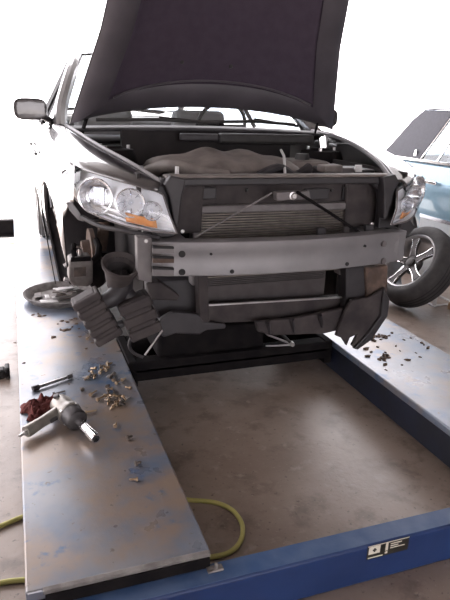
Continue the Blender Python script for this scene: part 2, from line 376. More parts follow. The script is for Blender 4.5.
# ---- headlights
def headlight(s):
    root = bpy.data.objects.new('headlight', None); col.objects.link(root); root.parent = car; root['_o'] = car['_o']
    PL = [(.485, 2.115), (.60, 2.155), (.70, 2.24), (.775, 2.35), (.825, 2.47), (.845, 2.58)]
    TOP = [(0, 1.125), (.12, 1.145), (.35, 1.165), (.7, 1.195), (.9, 1.205), (1, 1.185)]
    BOT = [(0, .985), (.15, .99), (.35, 1.005), (.6, 1.03), (.82, 1.075), (1, 1.15)]
    pc = curve([(a, b, 0) for a, b in PL], 41)
    def surf(d, m0=0.0, m1=1.0):
        def fn(u, v):
            u2 = lerp(m0, m1, u); i = u2 * 40; k = min(int(i), 39); p = pc[k].lerp(pc[k + 1], i - k)
            t = (pc[min(k + 1, 40)] - pc[max(k, 0)]).normalized(); nrm = V((t.y, -t.x, 0))   # outwards/forwards
            z0, z1 = interp(BOT, u2), interp(TOP, u2)
            bul = .020 * math.sin(math.pi * v) ** .7 * min(1, .05 + u2 / .25) - d * min(1, .08 + u2 / .22) - .05 * max(0, v - .5)
            q = p + nrm * bul; k2 = .05 * v * max(0, 1 - u2 / .35) ** 1.5; return V((xp(s, q.x + k2), q.y + k2 * .45, lerp(z0, z1, v)))
        return fn
    f0 = surf(0)
    MB().grid(f0, 40, 12).build('lens', 'lens', root)
    fb = surf(.055)
    MB().grid(fb, 30, 8).build('housing', 'bezel', root, solid=.004)
    # rim closing lens and housing, all round
    rim = MB()
    ring = [(i / 30, 0) for i in range(31)] + [(1, j / 8) for j in range(1, 9)] + [(1 - i / 30, 1) for i in range(1, 31)] + [(0, 1 - j / 8) for j in range(1, 9)]
    vs = []; 
    for u, v in ring: vs += [f0(u, v), fb(u, v)]
    nR = len(ring); rim.add(vs, [(2 * i, 2 * i + 1, (2 * i + 3) % (2 * nR), (2 * i + 2) % (2 * nR)) for i in range(nR)])
    rim.build('housing_rim', 'bezel', root, solid=.003)
    MB().tube([f0(u, v) for u, v in ring], .0035, 6, cap=False).build('lens_edge', 'grey_plastic', root)
    def lamp(u, v, r, kind):
        p, q = f0(u, v), f0(u + .01, v); t = (q - p).normalized(); nrm = V((t.y, -t.x, 0)).normalized()
        if nrm.y > 0: nrm = -nrm
        nrm = (nrm * .55 + V((0, -1, 0)) * .6).normalized()
        o = p - V((0, -1, 0)).lerp(nrm, .5) * min(.062, .008 + .055 * min(1, .08 + u / .22))
        bowl = MB().lathe([(r * .25, -.016), (r * .5, -.010), (r * .8, .008), (r, .032), (r * 1.08, .034), (r * 1.12, .026)], o, nrm, 28).build('reflector_bowl', 'reflector', root)
        if kind:
            MB().lathe([(0, .034), (r * .3, .031), (r * .5, .02), (r * .56, .004), (r * .56, -.012)], o, nrm, 24).build('projector_lens', 'lens', bowl)
            MB().lathe([(r * .56, -.01), (r * .58, .012), (r * .66, .014), (r * .68, -.008)], o, nrm, 24).build('projector_ring', 'chrome', bowl)
            for a in range(-3, 4):
                c = o + V((t.x, t.y, 0)).normalized() * (a * r * .16) + nrm * .0
                MB().bar(c + V((0, 0, -r * .5)), c + V((0, 0, r * .5)), .004, .004, (0, 1, 0)).build('bowl_flute', 'chrome', bowl)
        else:
            MB().lathe([(0, .028), (r * .16, .024), (r * .2, .0), (r * .2, -.015)], o, nrm, 14).build('bulb', 'lens', bowl)
            for k in range(8):
                a = k * math.pi / 4; up = V((0, 0, 1)); sdv = nrm.cross(up).normalized(); dr = up * math.sin(a) + sdv * math.cos(a)
                MB().bar(o + dr * r * .3 - nrm * .008, o + dr * r * .92 + nrm * .022, .004, .003).build('bowl_flute', 'chrome', bowl)
    lamp(.515, .50, .066, 1)
    lamp(.265, .58, .052, 0)
    lamp(.13, .50, .034, 0)
    # amber side reflector and the lower fluted bezel
    fa = surf(.030, .13, .34)
    MB().grid(lambda u, v: fa(u, .08 + .22 * v), 8, 3).build('amber_reflector', 'amber', root, solid=.006)
    for k in range(7):
        fl = surf(.038, .04 + .0 * k, .95)
        pts = [fl(i / 14, .06 + .032 * k) for i in range(15)]
        if k not in (2, 3, 4): MB().tube(pts, .0028, 5).build('bezel_rib', 'bezel', root)
    return root
for s in (-1, 1): headlight(s)

# ---- bumper reinforcement beam
def beam_y(x): return 2.055 + .085 * (abs(x) / .61) ** 2
bm_ = MB()
NB = 25; prof = [(-.0, .815), (-.0, .855), (.012, .862), (.012, .905), (0, .912), (0, .952), (.075, .952), (.075, .815)]
vs = []
for i in range(NB):
    x = lerp(-.60, .585, i / (NB - 1))
    for dy, z in prof: vs.append((XC + x, beam_y(x) + (dy * .25 if dy < .05 else dy), z))
k = len(prof)
fs = [(i * k + j, i * k + (j + 1) % k, (i + 1) * k + (j + 1) % k, (i + 1) * k + j) for i in range(NB - 1) for j in range(k)]
fs += [tuple(range(k)), tuple((NB - 1) * k + j for j in range(k - 1, -1, -1))]
bumper = part(bm_.add(vs, fs), 'bumper_beam', 'beam', bevel=.004, smooth=True, angle=25)
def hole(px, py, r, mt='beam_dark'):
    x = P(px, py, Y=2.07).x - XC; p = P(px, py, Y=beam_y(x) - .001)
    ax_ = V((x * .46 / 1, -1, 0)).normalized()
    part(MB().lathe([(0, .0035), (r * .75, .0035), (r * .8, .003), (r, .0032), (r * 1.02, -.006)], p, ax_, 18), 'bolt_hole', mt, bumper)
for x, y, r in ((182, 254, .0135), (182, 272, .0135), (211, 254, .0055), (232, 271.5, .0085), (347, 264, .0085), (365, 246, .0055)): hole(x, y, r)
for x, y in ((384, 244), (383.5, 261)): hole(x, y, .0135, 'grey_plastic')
# end bracket on the photo-left end with three slots into the crush can
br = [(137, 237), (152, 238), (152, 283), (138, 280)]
eb = part(MB().prism([P(x, y, Y=2.125) for x, y in br], (0, .05, 0)), 'end_bracket', 'grey_plastic', bumper, bevel=.004)  # colour darkened below the beam's to offset light from the open left side
for (y0, y1, c) in ((246, 253, 'grey_plastic'), (256, 263, 'rust'), (267, 276, 'grey_plastic')):
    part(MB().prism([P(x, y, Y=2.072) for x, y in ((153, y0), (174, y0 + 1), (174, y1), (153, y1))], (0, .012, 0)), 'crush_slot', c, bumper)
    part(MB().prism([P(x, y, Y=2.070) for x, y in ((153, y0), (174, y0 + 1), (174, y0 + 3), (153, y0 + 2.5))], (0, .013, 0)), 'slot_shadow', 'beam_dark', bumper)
for px, py in ((146, 241), (178, 240), (177.5, 240)):
    pass
part(MB().lathe([(0, .006), (.005, .006), (.006, .003), (.008, .002), (.008, 0)], P(146, 241, Y=2.125), (0, -1, 0), 12), 'bracket_bolt', 'steel', bumper)
for s in (-1, 1):
    part(MB().rng(xp(s, .42), xp(s, .55), 2.12, 2.55, .82, .945), 'frame_rail', 'beam', bevel=.01)

# ---- radiator support
tie = part(MB().rng(xp(-1, .53), xp(1, .53), 2.185, 2.235, 1.155, 1.185), 'upper_tie_bar', 'black_plastic', bevel=.006)
part(MB().rng(xp(-1, .51), xp(1, .50), 2.178, 2.24, 1.185, 1.196), 'tie_bar_cap', 'engine_plastic', tie, bevel=.004)
for s in (-1, 1):
    # side panel with a rounded inner corner
    pts = [(.56, 1.17), (.46, 1.17), (.42, 1.165), (.38, 1.16), (.42, 1.152), (.46, 1.125), (.475, 1.07), (.475, .955), (.56, .955)]
    sp_ = part(MB().prism([(xp(s, x), 2.195, z) for x, z in pts], (0, .04, 0)), 'support_side_panel', 'black_plastic', bevel=.005)
    for x, z in ((.505, 1.145), (.52, 1.10), (.515, 1.05), (.44, .975)):
        part(MB().lathe([(0, .006), (.004, .006), (.005, .003), (.008, .002), (.008, 0)], (xp(s, x), 2.195, z), (0, -1, 0), 12), 'panel_bolt', 'steel' if z > 1.12 or z < 1 else 'beam_dark', sp_)
    # headlight mounting corner
    part(MB().prism([(xp(s, x), 2.15, z) for x, z in [(.44, 1.185), (.50, 1.20), (.525, 1.165), (.505, 1.12), (.485, 1.01), (.47, 1.0), (.455, 1.12)]], (0, .05, 0)), 'lamp_mount', 'black_plastic', bevel=.006)
    # air baffle beside the condenser
    part(MB().prism([(xp(s, x), 2.26, z) for x, z in [(.50, 1.15), (.33, 1.15), (.34, .95), (.50, .95)]], (0, .02, 0)), 'air_baffle', 'dusty_plastic', bevel=.01)
# plastic panel over the condenser, its shaded notches coloured in as raised black blocks
pn = part(MB().rng(XC - .46, XC + .46, 2.30, 2.32, 1.06, 1.18), 'upper_baffle', 'dusty_plastic', bevel=.006)
for x0, x1, z0, z1 in ((-.40, -.27, 1.085, 1.135), (.14, .26, 1.075, 1.125), (.02, .10, 1.07, 1.10), (.33, .41, 1.07, 1.13)):
    part(MB().rng(XC + x0, XC + x1, 2.285, 2.301, z0, z1), 'baffle_notch', 'black_plastic', pn, bevel=.005)
for x, z in ((-.13, 1.12), (-.02, 1.10), (.28, 1.115)):
    part(MB().lathe([(0, .008), (.007, .006), (.009, 0)], (XC + x, 2.30, z), (0, -1, 0), 10), 'push_pin', 'rubber', pn)
# condenser: header bar and fins
cond = part(MB().rng(XC - .36, XC + .36, 2.30, 2.33, .74, 1.03), 'condenser', 'core_dark')
part(MB().rng(XC - .37, XC + .37, 2.265, 2.325, 1.03, 1.062), 'condenser_header', 'grey_plastic', cond, bevel=.006)
part(MB().rng(XC - .375, XC - .345, 2.27, 2.33, .72, 1.04), 'condenser_tank', 'grey_plastic', cond, bevel=.006)
part(MB().rng(XC + .345, XC + .375, 2.27, 2.33, .72, 1.04), 'condenser_tank', 'grey_plastic', cond, bevel=.006)
fins = MB()
for k in range(26):
    z = .745 + k * .011
    fins.rng(XC - .35, XC + .35, 2.284, 2.31, z, z + .0052)
fo = part(fins, 'cooling_fins', 'core', cond); fo['kind'] = 'stuff'
# hood latch with its two thin stays
la = part(MB().prism([(XC + x, 2.15, z) for x, z in [(-.06, 1.13), (.09, 1.135), (.10, 1.10), (-.055, 1.095)]], (0, .04, 0)), 'hood_latch', 'grey_plastic', bevel=.005)
part(MB().lathe([(0, .012), (.009, .012), (.012, .004), (.017, .003), (.017, 0)], (XC + .015, 2.15, 1.115), (0, -1, 0), 14), 'latch_bolt', 'steel', la)
part(MB().tube([P(272, 193, Y=2.14), P(195, 237, Y=2.16)], .0042, 8), 'support_stay', 'grey_plastic')
part(MB().tube([P(297, 192, Y=2.14), P(330, 213, Y=2.15), P(369, 239, Y=2.17)], .0065, 8), 'support_stay', 'black_steel')
# clips at the foot of the opening
for px, y0, y1 in ((322, 228, 240), (370, 225, 241), (341, 233, 240)):
    part(MB().prism([P(px - 4, y0, Y=2.18), P(px + 4, y0, Y=2.18), P(px + 4, y1, Y=2.18), P(px - 4, y1, Y=2.18)], (0, .02, 0)), 'lower_clip', 'black_plastic', bevel=.003)

# ---- below the beam
rad = part(MB().rng(XC - .33, XC + .31, 2.34, 2.37, .60, .82), 'radiator', 'core_dark')
rf = MB()
for k in range(16):
    z = .69 + k * .0085
    rf.rng(XC - .32, XC + .30, 2.33, 2.345, z, z + .004)
ro_ = part(rf, 'radiator_fins', 'core_dark', rad); ro_['kind'] = 'stuff'
part(MB().bar(P(207, 305, Y=2.262), P(344, 297, Y=2.262), .014, .006), 'bright_lower_edge', 'steel', rad)
pxb('lower_support_panel', 'dusty_plastic', [(205, 305), (346, 297), (347, 318), (205, 324)], 2.275, .05, bevel=.006)
pxb('support_column', 'dusty_plastic', [(198, 276), (208, 276), (210, 326), (200, 328)], 2.22, .06, bevel=.006)
pxb('support_column', 'black_plastic', [(346, 268), (366, 266), (366, 312), (346, 314)], 2.22, .08, bevel=.01)
pxb('tow_bracket', 'dusty_plastic', [(147, 284), (160, 282), (180, 296), (178, 301), (150, 300)], 2.24, .07, bevel=.006)
pxb('side_shroud', 'black_plastic', [(150, 282), (200, 279), (202, 330), (165, 330), (158, 318), (150, 300)], 2.32, .12, bevel=.012)
# ragged lower deflector, one long panel with stepped ribs
pxb('lower_side_panel', 'black_plastic', [(160, 320), (172, 312), (198, 314), (204, 322), (226, 324), (226, 329), (206, 331), (200, 335), (176, 334), (164, 338), (158, 331)], 2.215, .03, bevel=.008)
df = pxb('air_deflector', 'dusty_plastic', [(256, 322), (290, 319), (318, 314), (345, 308), (352, 316), (346, 329), (325, 334), (300, 335), (272, 336), (258, 332)], 2.20, .03, bevel=.008)
for px, py in ((268, 325), (292, 323), (320, 318)):
    part(MB().tube([P(px, py - 3, Y=2.185), P(px + 2, py + 9, Y=2.20)], [.010, .006], 8), 'deflector_rib', 'black_plastic', df)
# torn splash shield at the photo-right corner, rusty frame end above it
pxb('crush_can', 'rust', [(366, 268), (389, 265), (388, 292), (378, 303), (368, 300)], 2.20, .12, bevel=.012)
sh_ = MB()
shp = [(345, 312), (352, 300), (368, 298), (386, 288), (389, 300), (386, 318), (376, 332), (366, 342), (356, 349), (352, 346), (358, 334), (350, 338), (347, 346), (342, 338), (336, 336)]
pxb('splash_shield', 'dusty_plastic', shp, 2.17, .02, bevel=.004)
pxb('splash_shield_flap', 'black_plastic', [(384, 290), (390, 299), (388, 316), (372, 340), (358, 350), (354, 349), (368, 334), (381, 316)], 2.155, .025, bevel=.005)
pxb('lamp_bracket', 'black_plastic', [(389, 224), (410, 219), (416, 228), (408, 236), (400, 232), (396, 240), (390, 240)], 2.25, .05, bevel=.008)
# oil pan, cradle and dark engine mass behind the openings
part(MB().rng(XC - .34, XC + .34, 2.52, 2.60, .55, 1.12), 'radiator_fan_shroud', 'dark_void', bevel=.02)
for dx in (-.17, .17):
    part(MB().lathe([(.0, 0), (.04, 0), (.04, .03), (.145, .03), (.15, .0)], (XC + dx, 2.52, .84), (0, -1, 0), 24), 'cooling_fan', 'black_plastic')
part(MB().rng(XC - .45, XC + .45, 2.72, 3.20, .50, .60), 'engine_cradle', 'black_steel', bevel=.03)
part(MB().rng(XC - .25, XC + .22, 2.64, 3.02, .56, .78), 'oil_pan', 'rust', bevel=.03)
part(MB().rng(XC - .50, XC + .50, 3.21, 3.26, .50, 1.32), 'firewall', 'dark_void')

# ---- photo-left: air intake funnel and the two ribbed resonator boxes
Yr = 2.18
fun = MB()
mo = P(121, 266, Y=Yr); fa_ = (V((.08, -.42, .88))).normalized()
fun.lathe([(.050, -.02), (.056, 0), (.072, .012), (.078, .010), (.074, -.004), (.060, -.03), (.050, -.075), (.044, -.10)], mo, fa_, 28, close=False)
fu = part(fun, 'intake_funnel', 'dusty_plastic')
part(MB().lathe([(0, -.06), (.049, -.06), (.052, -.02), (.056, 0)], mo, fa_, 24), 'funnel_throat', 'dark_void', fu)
part(MB().tube(curve([mo - fa_ * .07, P(123, 285, Y=Yr + .03), P(114, 297, Y=Yr), P(104, 302, Y=Yr)], 9), [.048, .046, .045, .043, .04, .038, .036, .034, .032], 14), 'intake_neck', 'black_plastic', fu)
part(MB().tube(curve([P(122, 290, Y=Yr + .02), P(130, 298, Y=Yr + .02), P(137, 305, Y=Yr)], 6), .034, 12), 'intake_neck', 'black_plastic', fu)
def ribbed(c0, c1, w, d, n, name, sub=True):
    a, b = P(*c0, Y=Yr), P(*c1, Y=Yr); ax_ = (b - a); L = ax_.length; ax_.normalize()
    up = V((0, -1, 0)); sd_ = ax_.cross(up).normalized(); R = Matrix((ax_, sd_, up)).transposed()
    core = part(MB().box((a + b) / 2, (L * .97, w * .86, d * .86), R), name, 'dusty_plastic', bevel=.012)
    for k_ in range(n):
        t = (k_ + .5) / n
        part(MB().box(a.lerp(b, t), (L / n * .74, w, d), R), 'resonator_rib', 'dusty_plastic', core, bevel=.010, seg=3)
    return core
ribbed((83, 294), (110, 338), .115, .10, 5, 'intake_resonator')
rb2 = ribbed((131, 296), (146, 334), .135, .11, 3, 'intake_resonator')
part(MB().tube([P(112, 328, Y=Yr), P(126, 322, Y=Yr)], .016, 10), 'resonator_pipe', 'black_plastic')
# steel hanger rod and hose under the box
part(MB().tube([P(157, 321, Y=2.14), P(162, 331, Y=2.13), P(152, 345, Y=2.12), P(145, 355, Y=2.12)], .0045, 8), 'hanger_rod', 'steel')
part(MB().tube(curve([P(133, 333, Y=2.2), P(129, 345, Y=2.2), P(134, 353, Y=2.2), P(143, 357, Y=2.2)], 10), .007, 8), 'drain_hose', 'black_plastic')
part(MB().prism([P(x, y, Y=2.26) for x, y in ((143, 226), (150, 227), (152, 240), (150, 300), (146, 300), (144, 262))], (0, .012, 0)), 'fender_bracket', 'beam')
part(MB().prism([P(x, y, Y=2.40) for x, y in ((66, 203), (72, 202), (80, 213), (84, 222), (78, 220), (70, 211))], (0, .02, 0)), 'bumper_clip', 'beam', bevel=.003)
part(MB().tube(curve([P(82, 217, Y=2.38), P(100, 226, Y=2.3), P(125, 231, Y=2.22), P(160, 238, Y=2.15)], 10), .010, 8), 'bumper_bracket', 'black_plastic')

# ---- engine bay
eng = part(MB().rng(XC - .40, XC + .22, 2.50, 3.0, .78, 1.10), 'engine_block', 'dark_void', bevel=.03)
def manifold(u, v):
    y = lerp(2.46, 3.02, v); x = lerp(-.43, .24, u)
    z = 1.135 + .095 * max(0, math.sin(math.pi * min(1, .04 + v * .98))) ** .5 * max(0, math.sin(math.pi * u)) ** .3
    z += .010 * math.sin(u * 21) * max(0, math.sin(math.pi * v)) + .025 * noise.noise(V((u * 4, v * 3, 1)))
    return V((XC + x, y, z))
part(MB().grid(manifold, 40, 16), 'intake_manifold', 'engine_plastic', solid=.03)
part(MB().tube(curve([(XC - .05, 2.36, 1.17), (XC + .05, 2.38, 1.20), (XC + .13, 2.38, 1.165), (XC + .22, 2.42, 1.20)], 14), .024, 10), 'radiator_hose', 'black_plastic')
part(MB().tube(curve([(XC - .5, 2.55, 1.17), (XC - .42, 2.42, 1.21), (XC - .3, 2.36, 1.18), (XC - .2, 2.34, 1.17)], 14), .03, 12), 'air_duct', 'engine_plastic')
part(MB().rng(XC - .62, XC - .45, 2.5, 2.85, 1.0, 1.17), 'air_filter_box', 'black_plastic', bevel=.02)
part(MB().lathe([(0, .03), (.008, .03), (.009, .0), (.014, 0)], P(177, 174, Y=2.32), (0, 0, 1), 12), 'filler_neck', 'white_plastic')
part(MB().tube([P(285, 174, Y=2.3), P(284, 156, Y=2.5), P(281, 150, Y=2.55)], .006, 8), 'dipstick_tube', 'alu')
bt = part(MB().rng(XC + .34, XC + .58, 2.42, 2.62, 1.02, 1.19), 'battery', 'black_plastic', bevel=.01)
part(MB().rng(XC + .36, XC + .45, 2.405, 2.43, 1.17, 1.20), 'battery_terminal', 'grey_plastic', bt, bevel=.004)
part(MB().prism([P(x, y, Y=2.36) for x, y in ((356, 165), (362, 165), (362, 172), (356, 172))], (0, .01, 0)), 'battery_tag', 'white_plastic', bt)
part(MB().prism([P(x, y, Y=2.38) for x, y in ((325, 166), (343, 165), (343, 173), (325, 173))], (0, .08, 0)), 'fuse_box', 'engine_plastic', bevel=.006)
rs = part(MB().rng(XC + .28, XC + .52, 2.72, 2.98, 1.05, 1.20), 'coolant_reservoir', 'engine_plastic', bevel=.03)
part(MB().lathe([(0, .03), (.035, .03), (.04, .0)], (XC + .4, 2.85, 1.20), (0, 0, 1), 18), 'reservoir_cap', 'rubber', rs)
for s in (-1, 1):
    tw = part(MB().lathe([(.0, .03), (.05, .03), (.06, .02), (.11, .015), (.125, -.02), (.14, -.22)], (xp(s, .59), 3.0, 1.22), (0, 0, 1), 24), 'strut_tower', 'black_steel')
    for k_ in range(3):
        a = k_ * 2.1
        part(MB().lathe([(0, .018), (.009, .018), (.009, 0)], (xp(s, .59) + .085 * math.cos(a), 3.0 + .085 * math.sin(a), 1.237), (0, 0, 1), 6), 'tower_nut', 'steel', tw)
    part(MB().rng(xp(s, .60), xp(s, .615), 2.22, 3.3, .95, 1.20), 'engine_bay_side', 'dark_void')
# cowl, wipers
def cowl(u, v):
    x = lerp(-.76, .76, u); y0 = 3.18 + .10 * (x / .76) ** 2; y = y0 + .27 * v
    return V((XC + x, y, 1.325 - .02 * (x / .76) ** 2 + .015 * math.sin(math.pi * v)))
cw = part(MB().grid(cowl, 24, 5), 'cowl_panel', 'black_plastic', solid=.012)
part(MB().rng(XC - .20, XC + .02, 3.12, 3.16, 1.27, 1.31), 'brake_reservoir', 'black_plastic', bevel=.01)
part(MB().rng(XC + .02, XC + .60, 3.10, 3.17, 1.26, 1.315), 'cowl_seal', 'rubber', bevel=.015)
for (a, b, c) in (((-.60, 3.46, 1.36), (-.25, 3.39, 1.372), (.10, 3.36, 1.362)), ((.02, 3.38, 1.365), (.35, 3.42, 1.375), (.66, 3.5, 1.36))):
    A, B, C_ = [V((XC + q[0], q[1], q[2])) for q in (a, b, c)]
    wi = part(MB().tube([A, B, C_], .010, 6), 'wiper_blade', 'rubber')
    part(MB().tube([C_ + V((.04, .03, -.01)), B + V((0, .012, .012))], .008, 6), 'wiper_arm', 'black_steel', wi)

# ---- hood, raised about 60 degrees on hinges at the cowl
HA = math.radians(61); HY, HZ = 3.27, 1.345
hd, hn = V((0, -math.cos(HA), math.sin(HA))), V((0, math.sin(HA), math.cos(HA)))   # along the hood, and its outer normal
def hoodpt(x, l, off=0):
    return V((XC + .02 + x, HY, HZ)) + hd * l + hn * off
HL = 1.12
def hw(l): return interp([(0, .785), (.25, .715), (.5, .645), (.75, .60), (1.0, .55), (HL, .50)], l)
def rear(t): return .075 * (1 - abs(t) ** 2.2)
def crown(t, l): return .055 * (1 - t * t) - .03 * (l / HL) ** 2 - .03 * abs(t) ** 8
def hood_fn(off, inset=0, l0=0, l1=0):
    def fn(u, v):
        t = (2 * u - 1); l = lerp(rear(t) + l0, HL - .10 * t * t - l1, v)
        return hoodpt(t * (hw(l) - inset), l, crown(t, l) + off)
    return fn
hood = part(MB().grid(hood_fn(.02), 32, 24), 'hood', 'paint', solid=.004)
# inner pressed frame: a band all round and a middle recess holding the felt liner
def band(u, v, fo, fi, ou, oi):
    return fo.lerp(fi, v)
fo_, fi_ = hood_fn(.012, .004, .005, .005), hood_fn(-.008, .04, .035, .03)
fj_, fk_ = hood_fn(-.008, .125, .12, .11), hood_fn(.006, .15, .15, .13)
ringp = [(i / 24, 0) for i in range(24)] + [(1, j / 16) for j in range(16)] + [(1 - i / 24, 1) for i in range(24)] + [(0, 1 - j / 16) for j in range(16)]
nr = len(ringp); vs = [f(u, v) for f in (fo_, fi_, fj_, fk_) for u, v in ringp]
fs = [(a * nr + i, a * nr + (i + 1) % nr, (a + 1) * nr + (i + 1) % nr, (a + 1) * nr + i) for a in range(3) for i in range(nr)]
part(MB().add(vs, fs), 'inner_frame', 'hood_inner', hood)
part(MB().grid(hood_fn(.008, .13, .13, .11), 24, 18), 'hood_liner', 'liner', hood, solid=.006)
part(MB().tube([hood_fn(-.002, .17, .17, .15)(i / 20, 0) for i in range(21)], .006, 6), 'liner_bead', 'hood_inner', hood)
for t, l in ((-.72, .42), (-.3, .34), (.1, .33), (.55, .38), (-.6, .75), (.6, .75), (0, .7)):
    p = hoodpt(t * hw(l), l, crown(t, l) + .004)
    part(MB().lathe([(0, .006), (.009, .004), (.012, 0)], p, -hn, 12), 'liner_clip', 'rubber', hood)
for s in (-1, 1):
    part(MB().bar((xp(s, .70), 3.30, 1.29), hoodpt(s * .66, .16, .01), .008, .02), 'hood_hinge', 'black_steel', hood)
part(MB().tube([(XC + .56, 2.30, 1.18), hoodpt(.52, .62, .0)], .006, 8), 'prop_rod', 'black_steel', hood) if False else None

# ---- cabin: pillars, roof, glass, doors, boot
YA, YR0, YR1, YC = 3.62, 4.35, 5.55, 6.35
for s in (-1, 1):
    ap = [(xp(s, .80), 3.45, 1.30), (xp(s, .77), 3.68, 1.42), (xp(s, .67), 4.05, 1.63), (xp(s, .60), 4.35, 1.745), (xp(s, .565), 4.9, 1.79), (xp(s, .565), 5.5, 1.76), (xp(s, .62), 6.0, 1.60), (xp(s, .72), 6.5, 1.37)]
    part(MB().tube(curve(ap, 30), .040, 10), 'roof_pillar', 'paint')
    part(MB().tube(curve([(xp(s, .84), 3.72, 1.31), (xp(s, .78), 3.76, 1.40), (xp(s, .69), 4.10, 1.60), (xp(s, .62), 4.40, 1.71), (xp(s, .60), 4.9, 1.75)], 20), .016, 8), 'window_trim', 'chrome')
    def doorf(u, v):
        y = lerp(3.51, 6.9, u); z = lerp(1.30 - .01 * u, .42, v)
        x = .845 + .06 * math.sin(min(1, v / .45) * math.pi / 2) - .07 * max(0, v - .55) / .45
        x -= .14 * max(0, (y - 6.2) / .7) ** 2
        # rear wheel opening
        dy = y - 5.83
        if abs(dy) < .36: z = max(z, .55 + math.sqrt(max(.36 ** 2 - dy * dy, 0)))
        return V((xp(s, x), y, z))
    part(MB().grid(doorf, 68, 12), 'body_side', 'paint', solid=.006)
    for y0, y1 in ((3.52, 4.62), (4.63, 5.6)):
        part(MB().tube([(xp(s, .907), y0 + .75 * (y1 - y0), 1.10), (xp(s, .925), y0 + .78 * (y1 - y0), 1.10), (xp(s, .925), y0 + .93 * (y1 - y0), 1.10), (xp(s, .907), y0 + .96 * (y1 - y0), 1.10)], .012, 8), 'door_handle', 'paint')
    part(MB().tube([(xp(s, .907), 4.625, .45), (xp(s, .908), 4.625, .9), (xp(s, .85), 4.625, 1.30)], .003, 5), 'door_gap', 'rubber')
    part(MB().add([(xp(s, .83), 3.75, 1.31), (xp(s, .83), 5.9, 1.32), (xp(s, .62), 5.7, 1.70), (xp(s, .59), 4.9, 1.76), (xp(s, .62), 4.4, 1.70)], [(0, 1, 2, 3, 4)]), 'side_window', 'glass', solid=.004)
    part(MB().bar((xp(s, .845), 4.62, 1.3), (xp(s, .585), 4.75, 1.77), .05, .03), 'centre_pillar', 'black_plastic')
    # mirror
    mi = part(MB().lathe([(0, -.05), (.05, -.045), (.075, -.02), (.082, .02), (.08, .05), (.06, .055), (0, .05)], (0, 0, 0), (0, -1, 0), 20), 'door_mirror', 'paint')
    for v_ in mi.data.vertices:
        c = v_.co + V(car['_o']); rr_ = math.hypot(c.x, c.z); aa = math.atan2(c.z, c.x); kk = 1 / max(abs(math.cos(aa)) ** 4 + abs(math.sin(aa)) ** 4, 1e-6) ** .25
        c.x *= kk; c.z *= kk; v_.co = V((c.x * 1.12, c.y * .9, c.z * .74)) + V((xp(s, .945), 3.66, 1.405)) - V(car['_o'])
    part(MB().bar((xp(s, .83), 3.70, 1.34), (xp(s, .90), 3.68, 1.375), .06, .03), 'mirror_arm', 'black_plastic', mi, bevel=.008)
    # rear wheel standing on the runway
    c = V((xp(s, .66), 5.83, .53)); axs = V((s, 0, 0))
    rw_ = part(MB().lathe([(.21, .02), (.24, 0), (.30, .0), (.325, .03), (.33, .06), (.33, .17), (.325, .2), (.30, .225), (.24, .225), (.21, .2)], c, axs, 40, close=True), 'rear_tyre', 'tyre')
    part(MB().lathe([(0, .17), (.05, .18), (.19, .2), (.212, .215), (.212, .02)], c, axs, 30), 'rear_rim', 'alloy', rw_)
def roof(u, v):
    t = 2 * u - 1; y = lerp(4.32, 5.6, v); return V((XC + t * .57, y, 1.755 + .05 * math.sin(math.pi * v) ** .7 * .8 + .035 * (1 - t * t)))
part(MB().grid(roof, 12, 12), 'roof', 'paint', solid=.01)
def wsh(u, v):
    t = 2 * u - 1; a = V((XC + t * .77, 3.42 + .14 * t * t, 1.335)); b = V((XC + t * .59, 4.33 + .06 * t * t - .02, 1.775))
    p = a.lerp(b, v); p += V((0, -.04, .04)) * math.sin(math.pi * v) * (1 - t * t); return p
part(MB().grid(wsh, 20, 10), 'windshield', 'glass')
def rwin(u, v):
    t = 2 * u - 1; a = V((XC + t * .55, 5.6, 1.765)); b = V((XC + t * .68, 6.4, 1.39)); p = a.lerp(b, v); p += V((0, .03, .03)) * math.sin(math.pi * v); return p
part(MB().grid(rwin, 12, 8), 'rear_window', 'glass')
def boot(u, v):
    t = 2 * u - 1; y = lerp(6.38, 7.02, v); return V((XC + t * (.74 - .10 * v), y, 1.385 + .02 * (1 - t * t) - .05 * v))
part(MB().grid(boot, 12, 6), 'boot_lid', 'paint', solid=.008)
part(MB().rng(XC - .66, XC + .66, 6.95, 7.0, .5, 1.33), 'tail_panel', 'paint', bevel=.03)
part(MB().rng(XC - .8, XC + .8, 3.4, 6.9, .42, .48), 'underbody', 'dark_void')
# dashboard, steering wheel, seats: seen through the glass
def dash(u, v):
    t = 2 * u - 1; return V((XC + t * .70, lerp(3.55, 3.95, v), 1.20 + .06 * math.sin(math.pi * min(1, .15 + v)) ** .6))
part(MB().grid(dash, 12, 6), 'dashboard', 'black_plastic', solid=.02)
rr = MB(); ring_ = [V((XC + .37 + .18 * math.cos(a), 4.1 - .06 * math.sin(a), 1.32 + .17 * math.sin(a))) for a in [2 * math.pi * k_ / 24 for k_ in range(25)]]
sw_ = part(rr.tube(ring_, .014, 8, cap=False), 'steering_wheel', 'rubber')
part(MB().bar((XC + .20, 4.1, 1.32), (XC + .54, 4.1, 1.32), .03, .03), 'wheel_spoke', 'rubber', sw_)
for s in (-1, 1):
    st = part(MB().rng(xp(s, .16), xp(s, .60), 4.65, 4.77, .8, 1.42), 'seat_back', 'interior', bevel=.05, seg=3)
    part(MB().rng(xp(s, .26), xp(s, .50), 4.67, 4.77, 1.45, 1.62), 'headrest', 'interior', st, bevel=.04, seg=3)
    part(MB().rng(xp(s, .16), xp(s, .60), 4.2, 4.7, .72, .86), 'seat_cushion', 'interior', st, bevel=.04)
part(MB().rng(XC - .62, XC + .62, 5.75, 5.9, .8, 1.34), 'rear_seat', 'interior', bevel=.05)

